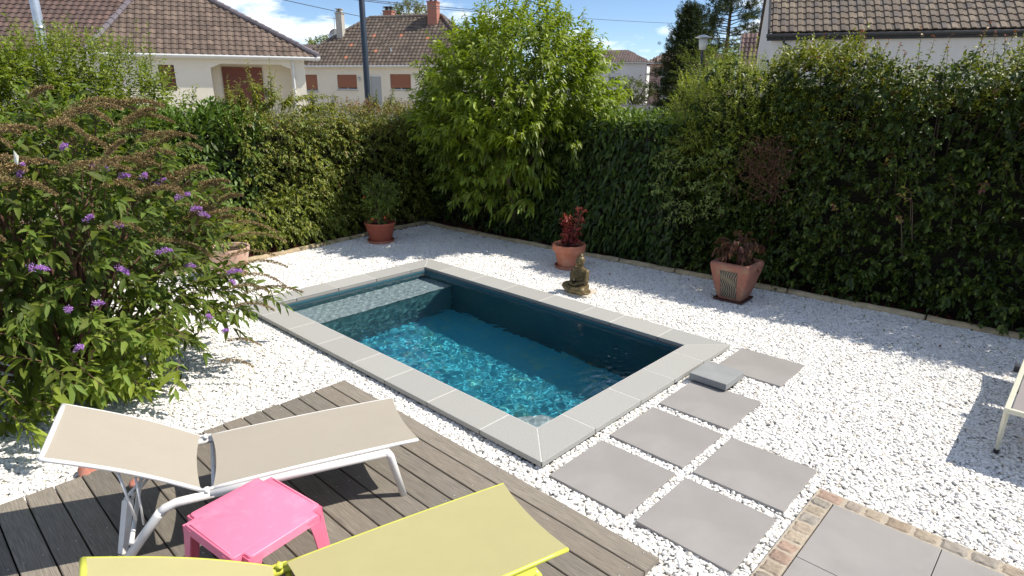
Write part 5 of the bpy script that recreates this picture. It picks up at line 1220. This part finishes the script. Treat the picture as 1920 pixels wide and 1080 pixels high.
# ---- far street houses
def far_house(name, label, O, U, wd, dp, z1, zr, m, wins, rp=((.15,.11,.10),(.13,.10,.09)), hip=1.0):
    O = Vector((*O,0)); U = Vector((*U,0)).normalized(); NN = Vector((U.y,-U.x,0))
    h = empty(name, (O.x,O.y,ZG), 0, label, 'house'); e = MB()
    wall(e, O, U, wd, ZG, z1, [(a,b_,c_,d,.2) for a,b_,c_,d,_ in wins], Nn=NN)
    A0 = O; B0 = O+U*wd; A1_ = A0-NN*dp; B1_ = B0-NN*dp
    for a, b_ in ((A0,A1_),(A1_,B1_),(B1_,B0)): e.add([(a.x,a.y,ZG),(b_.x,b_.y,ZG),(b_.x,b_.y,z1),(a.x,a.y,z1)], [(0,1,2,3)])
    hb(e, 'wall', m, h)
    for a, b_, c_, d, dr in wins: window(h, O, U, NN, a, b_, c_, d, SHUTW, dr)
    ov = .4; E0 = O-U*ov+NN*ov; E1 = O+U*(wd+ov)+NN*ov; E2 = E1-NN*(dp+2*ov); E3 = E0-NN*(dp+2*ov)
    for q in (E0,E1,E2,E3): q.z = z1+.02
    R0 = (E0+E3)/2+U*hip*(dp/2); R1 = (E1+E2)/2-U*hip*(dp/2); R0.z = R1.z = zr
    if (R1-R0).dot(U) < .1: R0 = R1 = (R0+R1)/2
    e = MB(); bs = MB(); tiled(e, bs, [E0,E1,R1,R0] if (R1-R0).length > .1 else [E0,E1,R0], .33, .4, rp); tiled(e, bs, [E3,E0,R0], .33, .4, rp)
    bs.add([E1,E2,R1], [(0,1,2)], rp[0]); bs.add([E2,E3,R0,R1] if (R1-R0).length > .1 else [E2,E3,R0], [(0,1,2,3)] if (R1-R0).length > .1 else [(0,1,2)], rp[0])
    rf = hb(bs, 'roof', TILE, h); hb(e, 'tiles', TILE, rf)
    slab_on('fascia', GUTW, h, O, U, NN, -ov, wd+ov, z1-.12, z1, -ov, -ov+.05)
    return h, O, U, NN
h5, O, U, NN = far_house('pink_house', 'two storey pink house with balconies beyond the street, beside the dark spruce', (-32.35,61.0), (.85,.52), 9, 8, 5.45, 7.6, RENDERP, [(1.2,2.9,3.0,4.9,.55),(1.2,2.9,.3,2.2,.35),(4.6,6.2,3.0,4.9,.5),(4.6,6.2,.3,2.2,.5)], ((.21,.15,.13),(.18,.13,.11)))
for z in (2.75,.05):
    slab_on('balcony', CONC, h5, O, U, NN, .1, 3.4, z-.12, z, -1.0, -.002)
    e = MB(); P = lambda u, zz, d: O+U*u-NN*d+Vector((0,0,zz))
    e.tube([P(.12,z+.95,-.97),P(3.38,z+.95,-.97)], .03, 5)
    for q in np.linspace(.12,3.38,22): e.tube([P(q,z,-.97),P(q,z+.95,-.97)], .018, 4)
    hb(e, 'railing', noisy('brown_railing', (.12,.07,.06), (.14,.08,.07), 3, .7, 0), h5)
far_house('white_villa', 'white house partly hidden behind the right side of the lime tree', (-47,64.5), (.88,.47), 10.3, 8, 5.95, 7.6, RENDERW, [(5.5,7,3.2,4.6,.3)], hip=.8)
far_house('distant_house', 'distant low house whose brown roof shows between the two cream houses', (-68,30.5), (.75,.66), 12, 8, 6.2, 7.55, RENDERC, [])
far_house('grey_roofed_house', 'house with a dark grey roof at the far left edge of the picture', (-46.5,-2), (.2,.98), 9.5, 8, 4.9, 6.1, RENDERW, [(2,3.5,3.0,4.3,.4),(5.5,7,3.0,4.3,.4)], ((.075,.072,.075),(.06,.058,.06)))
# street wall with pillars
e = MB(); O = Vector((-27.5,46.6,0)); U = Vector((.86,.51,0)).normalized(); NN = Vector((U.y,-U.x,0))
sw = empty('street_wall', (-25,48,ZG), 0, 'low pale rendered street wall with gate pillars in front of the pink house', 'wall')
slab_on('coping', CONC, sw, O, U, NN, -9, 12, 1.16, 1.24, -.04, .26); slab_on('rendered_base', RENDERC, sw, O, U, NN, -9, 12, ZG, 1.158, 0, .22)
slab_on('pillar', RENDERP, sw, O, U, NN, 3.4, 3.85, 1.242, 1.9, -.02, .25); slab_on('pillar', RENDERP, sw, O, U, NN, 5.8, 6.25, 1.242, 1.6, -.02, .25)

# ---- posts, lantern and wires
e = MB(); e.tube([(-5.40,5.60,ZG),(-5.40,5.60,2.0),(-5.41,5.59,8.5)], [.072,.068,.055], 16); lp = e.build('lamp_post', BLUEM, smooth=True)
tag(lp, 'tall dark blue steel lamp post rising in front of the second cream house', 'lamp post')
e = MB(); e.tube([(-5.41,5.59,8.45),(-5.2,5.2,8.62),(-4.9,4.6,8.65)], .04, 8); e.ellip((-4.75,4.35,8.62), (.14,.32,.06), 12, 8); e.build('lamp_head', BLUEM, lp)
e = MB(); e.tube([(-4.73,-.43,ZG),(-4.73,-.43,6.5)], .062, 16)
for z in (1.2,2.2,3.2,4.2,5.2): e.tube([(-4.73,-.43,z),(-4.73,-.43,z+.05)], .070, 16)
pp = e.build('metal_pole', GALV, smooth=False); tag(pp, 'shiny galvanised metal pole rising behind the left shrub', 'pole')
for p in pp.data.polygons: p.use_smooth = len(p.vertices) == 4
ln = empty('street_lantern', (-7.75,25.6,ZG), 0, 'small street lantern with a flat round hood in front of the dark spruce', 'street lamp')
e = MB(); e.tube([(0,0,0),(0,0,4.35)], [.07,.05], 10); e.build('post', BLUEM, ln)
e = MB(); e.lathe([(.05,4.36),(.16,4.40),(.20,4.85),(0,4.86)], 16); e.build('glass', noisy('milky_glass', (.62,.64,.60), (.56,.58,.55), 3, .3, 0), ln, smooth=True)
e = MB(); e.lathe([(0,5.03),(.10,5.01),(.38,4.92),(.39,4.90),(.2,4.862),(0,4.862)], 20); e.build('hood', GALV, ln, smooth=True)
def wire(a, b_, label, sag=.4, ext=.6):
    a = Vector(a); b_ = Vector(b_); d = b_-a; a = a-d*ext; b_ = b_+d*ext*.5; e = MB()
    e.tube([a.lerp(b_, i/24)-Vector((0,0,sag*4*(i/24)*(1-i/24))) for i in range(25)], .013, 5); o = e.build('power_line', WIRE); tag(o, label, 'cable', 'overhead cables')
    return o
wire((-16.05,9.17,5.87),(-24.77,27.62,5.97), 'lowest overhead cable, passing in front of the concrete chimney', .4)
wire((-15.03,10.96,6.0),(-20.52,26.21,7.0), 'middle overhead cable, crossing the sky above the cream houses', .4)
wire((-15.56,11.99,6.1),(-20.57,44.79,7.8), 'uppermost overhead cable, running on behind the lime tree', .4)

# ---- conifers and distant trees
def conifer(name, label, base, H, z0, Rm, n, seed, open_=0., pal=((.028,.05,.022),(.035,.062,.026),(.022,.04,.018)), top=.1, lean=.0, LL=.30):
    t_ = veg(name, label, 'tree', base); fo = Fol(); B = np.array(base); A = []; D = []
    nb = int(n)
    for i in range(nb):
        h = z0 + (H-z0)*(i/nb)**.9; f = (h-z0)/(H-z0); R_ = Rm*((1-f)**.75*(1-top)+top)*rng.uniform(.75,1.12); q = i*2.4+rng.normal()*.3
        d = np.array([math.cos(q), math.sin(q), .12+.25*f]); p0 = B+np.array([0,0,h]); p1 = p0 + d*R_ + np.array([0,0,-.06*R_*R_*(1-f)])
        fo.stems.tube([p0, (p0+p1)/2+np.array([0,0,.05]), p1], [.05,.035,.015], 5, caps=False)
        for k in range(int(6+R_*9)):
            s_ = rng.uniform(.3+open_*.35,1.02); A.append(p0+(p1-p0)*s_+rng.normal(0,.10+.05*R_*s_,3)*np.array([1.5,1.5,.6])); D.append(d*.8+rng.normal(0,.5,3)+np.array([0,0,.45]))
    A = np.array(A); D = np.array(D)
    fo.shoots(A, D, rng.uniform(.3,.5,len(A)), 16, LL, .05, pal, gs=.1, tm=4, ang=55, droop=.1)
    fo.stems.tube([B, B+np.array([lean,0,H*.5]), B+np.array([lean,0,H])], [.24,.16,.04], 10, caps=False)
    o = fo.build('crown', NEEDLE, t_); o.location = -Vector(t_.location); o = fo.stems.build('trunk', BARK, t_, col_attr=False); o.location = -Vector(t_.location)
conifer('spruce_tree', 'dark bushy conifer in front of the pink house, left of the taller pine', (-17.9,42.8,ZG), 8.5, .6, 2.7, 150, 1, LL=.30)
conifer('pine_tree', 'tall open pine with visible trunk between the dark conifer and the gabled house', (-18.9,51.3,ZG), 13.2, 4.6, 3.5, 75, 2, open_=.5, top=.35, pal=((.04,.065,.025),(.05,.08,.03),(.03,.05,.02)), LL=.32)
def far_tree(name, label, base, c_, r, n, pal, L=.35):
    t_ = veg(name, label, 'tree', base); fo = Fol()
    A, D = ellip_pts(n, c_, r, .45, int(abs(base[0])), .25, -.6); fo.shoots(A, D+up*.4+rng.normal(0,.5,A.shape), .8, 12, L, L*.42, pal, gs=.15, tm=5, droop=.2)
    fo.stems.tube([base, (base[0],base[1],c_[2]-r[2]*.3)], [.25,.12], 8)
    for k in range(0, len(A), max(1,len(A)//16)): fo.stems.tube([(base[0],base[1],c_[2]-r[2]*.6), tuple(A[k])], [.1,.02], 5, caps=False)
    o = fo.build('crown', MATTE, t_); o.location = -Vector(t_.location); o = fo.stems.build('trunk', BARK, t_, col_attr=False); o.location = -Vector(t_.location)
far_tree('birch_tree', 'rounded grey green tree top behind the ridge of the second cream house', (-56.2,46.4,ZG), (-56.2,46.4,10.2), (3.0,3.0,1.9), 420, [(.09,.12,.06),(.11,.14,.07)], .3)
far_tree('distant_tree', 'distant tree showing left of the satellite dish', (-70,43.5,ZG), (-70,43.5,7.4), (2.9,2.9,1.7), 260, [(.09,.14,.035),(.12,.17,.04)], .35)
far_tree('street_tree', 'dark leafy tree below the tall pine, beside the street lantern', (-14.5,40,ZG), (-14.5,40,3.6), (2.6,2.0,2.0), 420, [(.06,.10,.03),(.08,.12,.035)], .2)
far_tree('garden_tree', 'dark tree in the gap to the left of the pink house', (-31.5,57,ZG), (-31.5,57,1.9), (1.7,1.5,1.9), 240, [(.04,.07,.02),(.05,.08,.025)], .25)

# ---- a few fallen leaves on the gravel under the hedges
n = 260; A = np.zeros((n,3)); A[:,0] = rng.uniform(-1.8,7.6,n); A[:,1] = 5.0+A[:,0]*.04-.2-np.abs(rng.normal(0,.55,n)); A[:,2] = -.043+rng.random(n)*.008
D = nrm(np.stack([rng.normal(size=n), rng.normal(size=n), rng.normal(0,.2,n)],1)); fo = Fol()
fo.add(*leaf_geo(A, D, np.array([[0,0,1.]])+rng.normal(0,.3,(n,3)), rng.uniform(.02,.05,n), rng.uniform(.010,.026,n), 0, .2, palette(n, [(.20,.18,.05),(.12,.07,.03),(.10,.13,.03),(.17,.06,.03),(.28,.25,.08)]), 5))
tag(fo.build('fallen_leaves', MATTE), 'scattered fallen leaves on the shaded gravel', None, None, 'stuff')
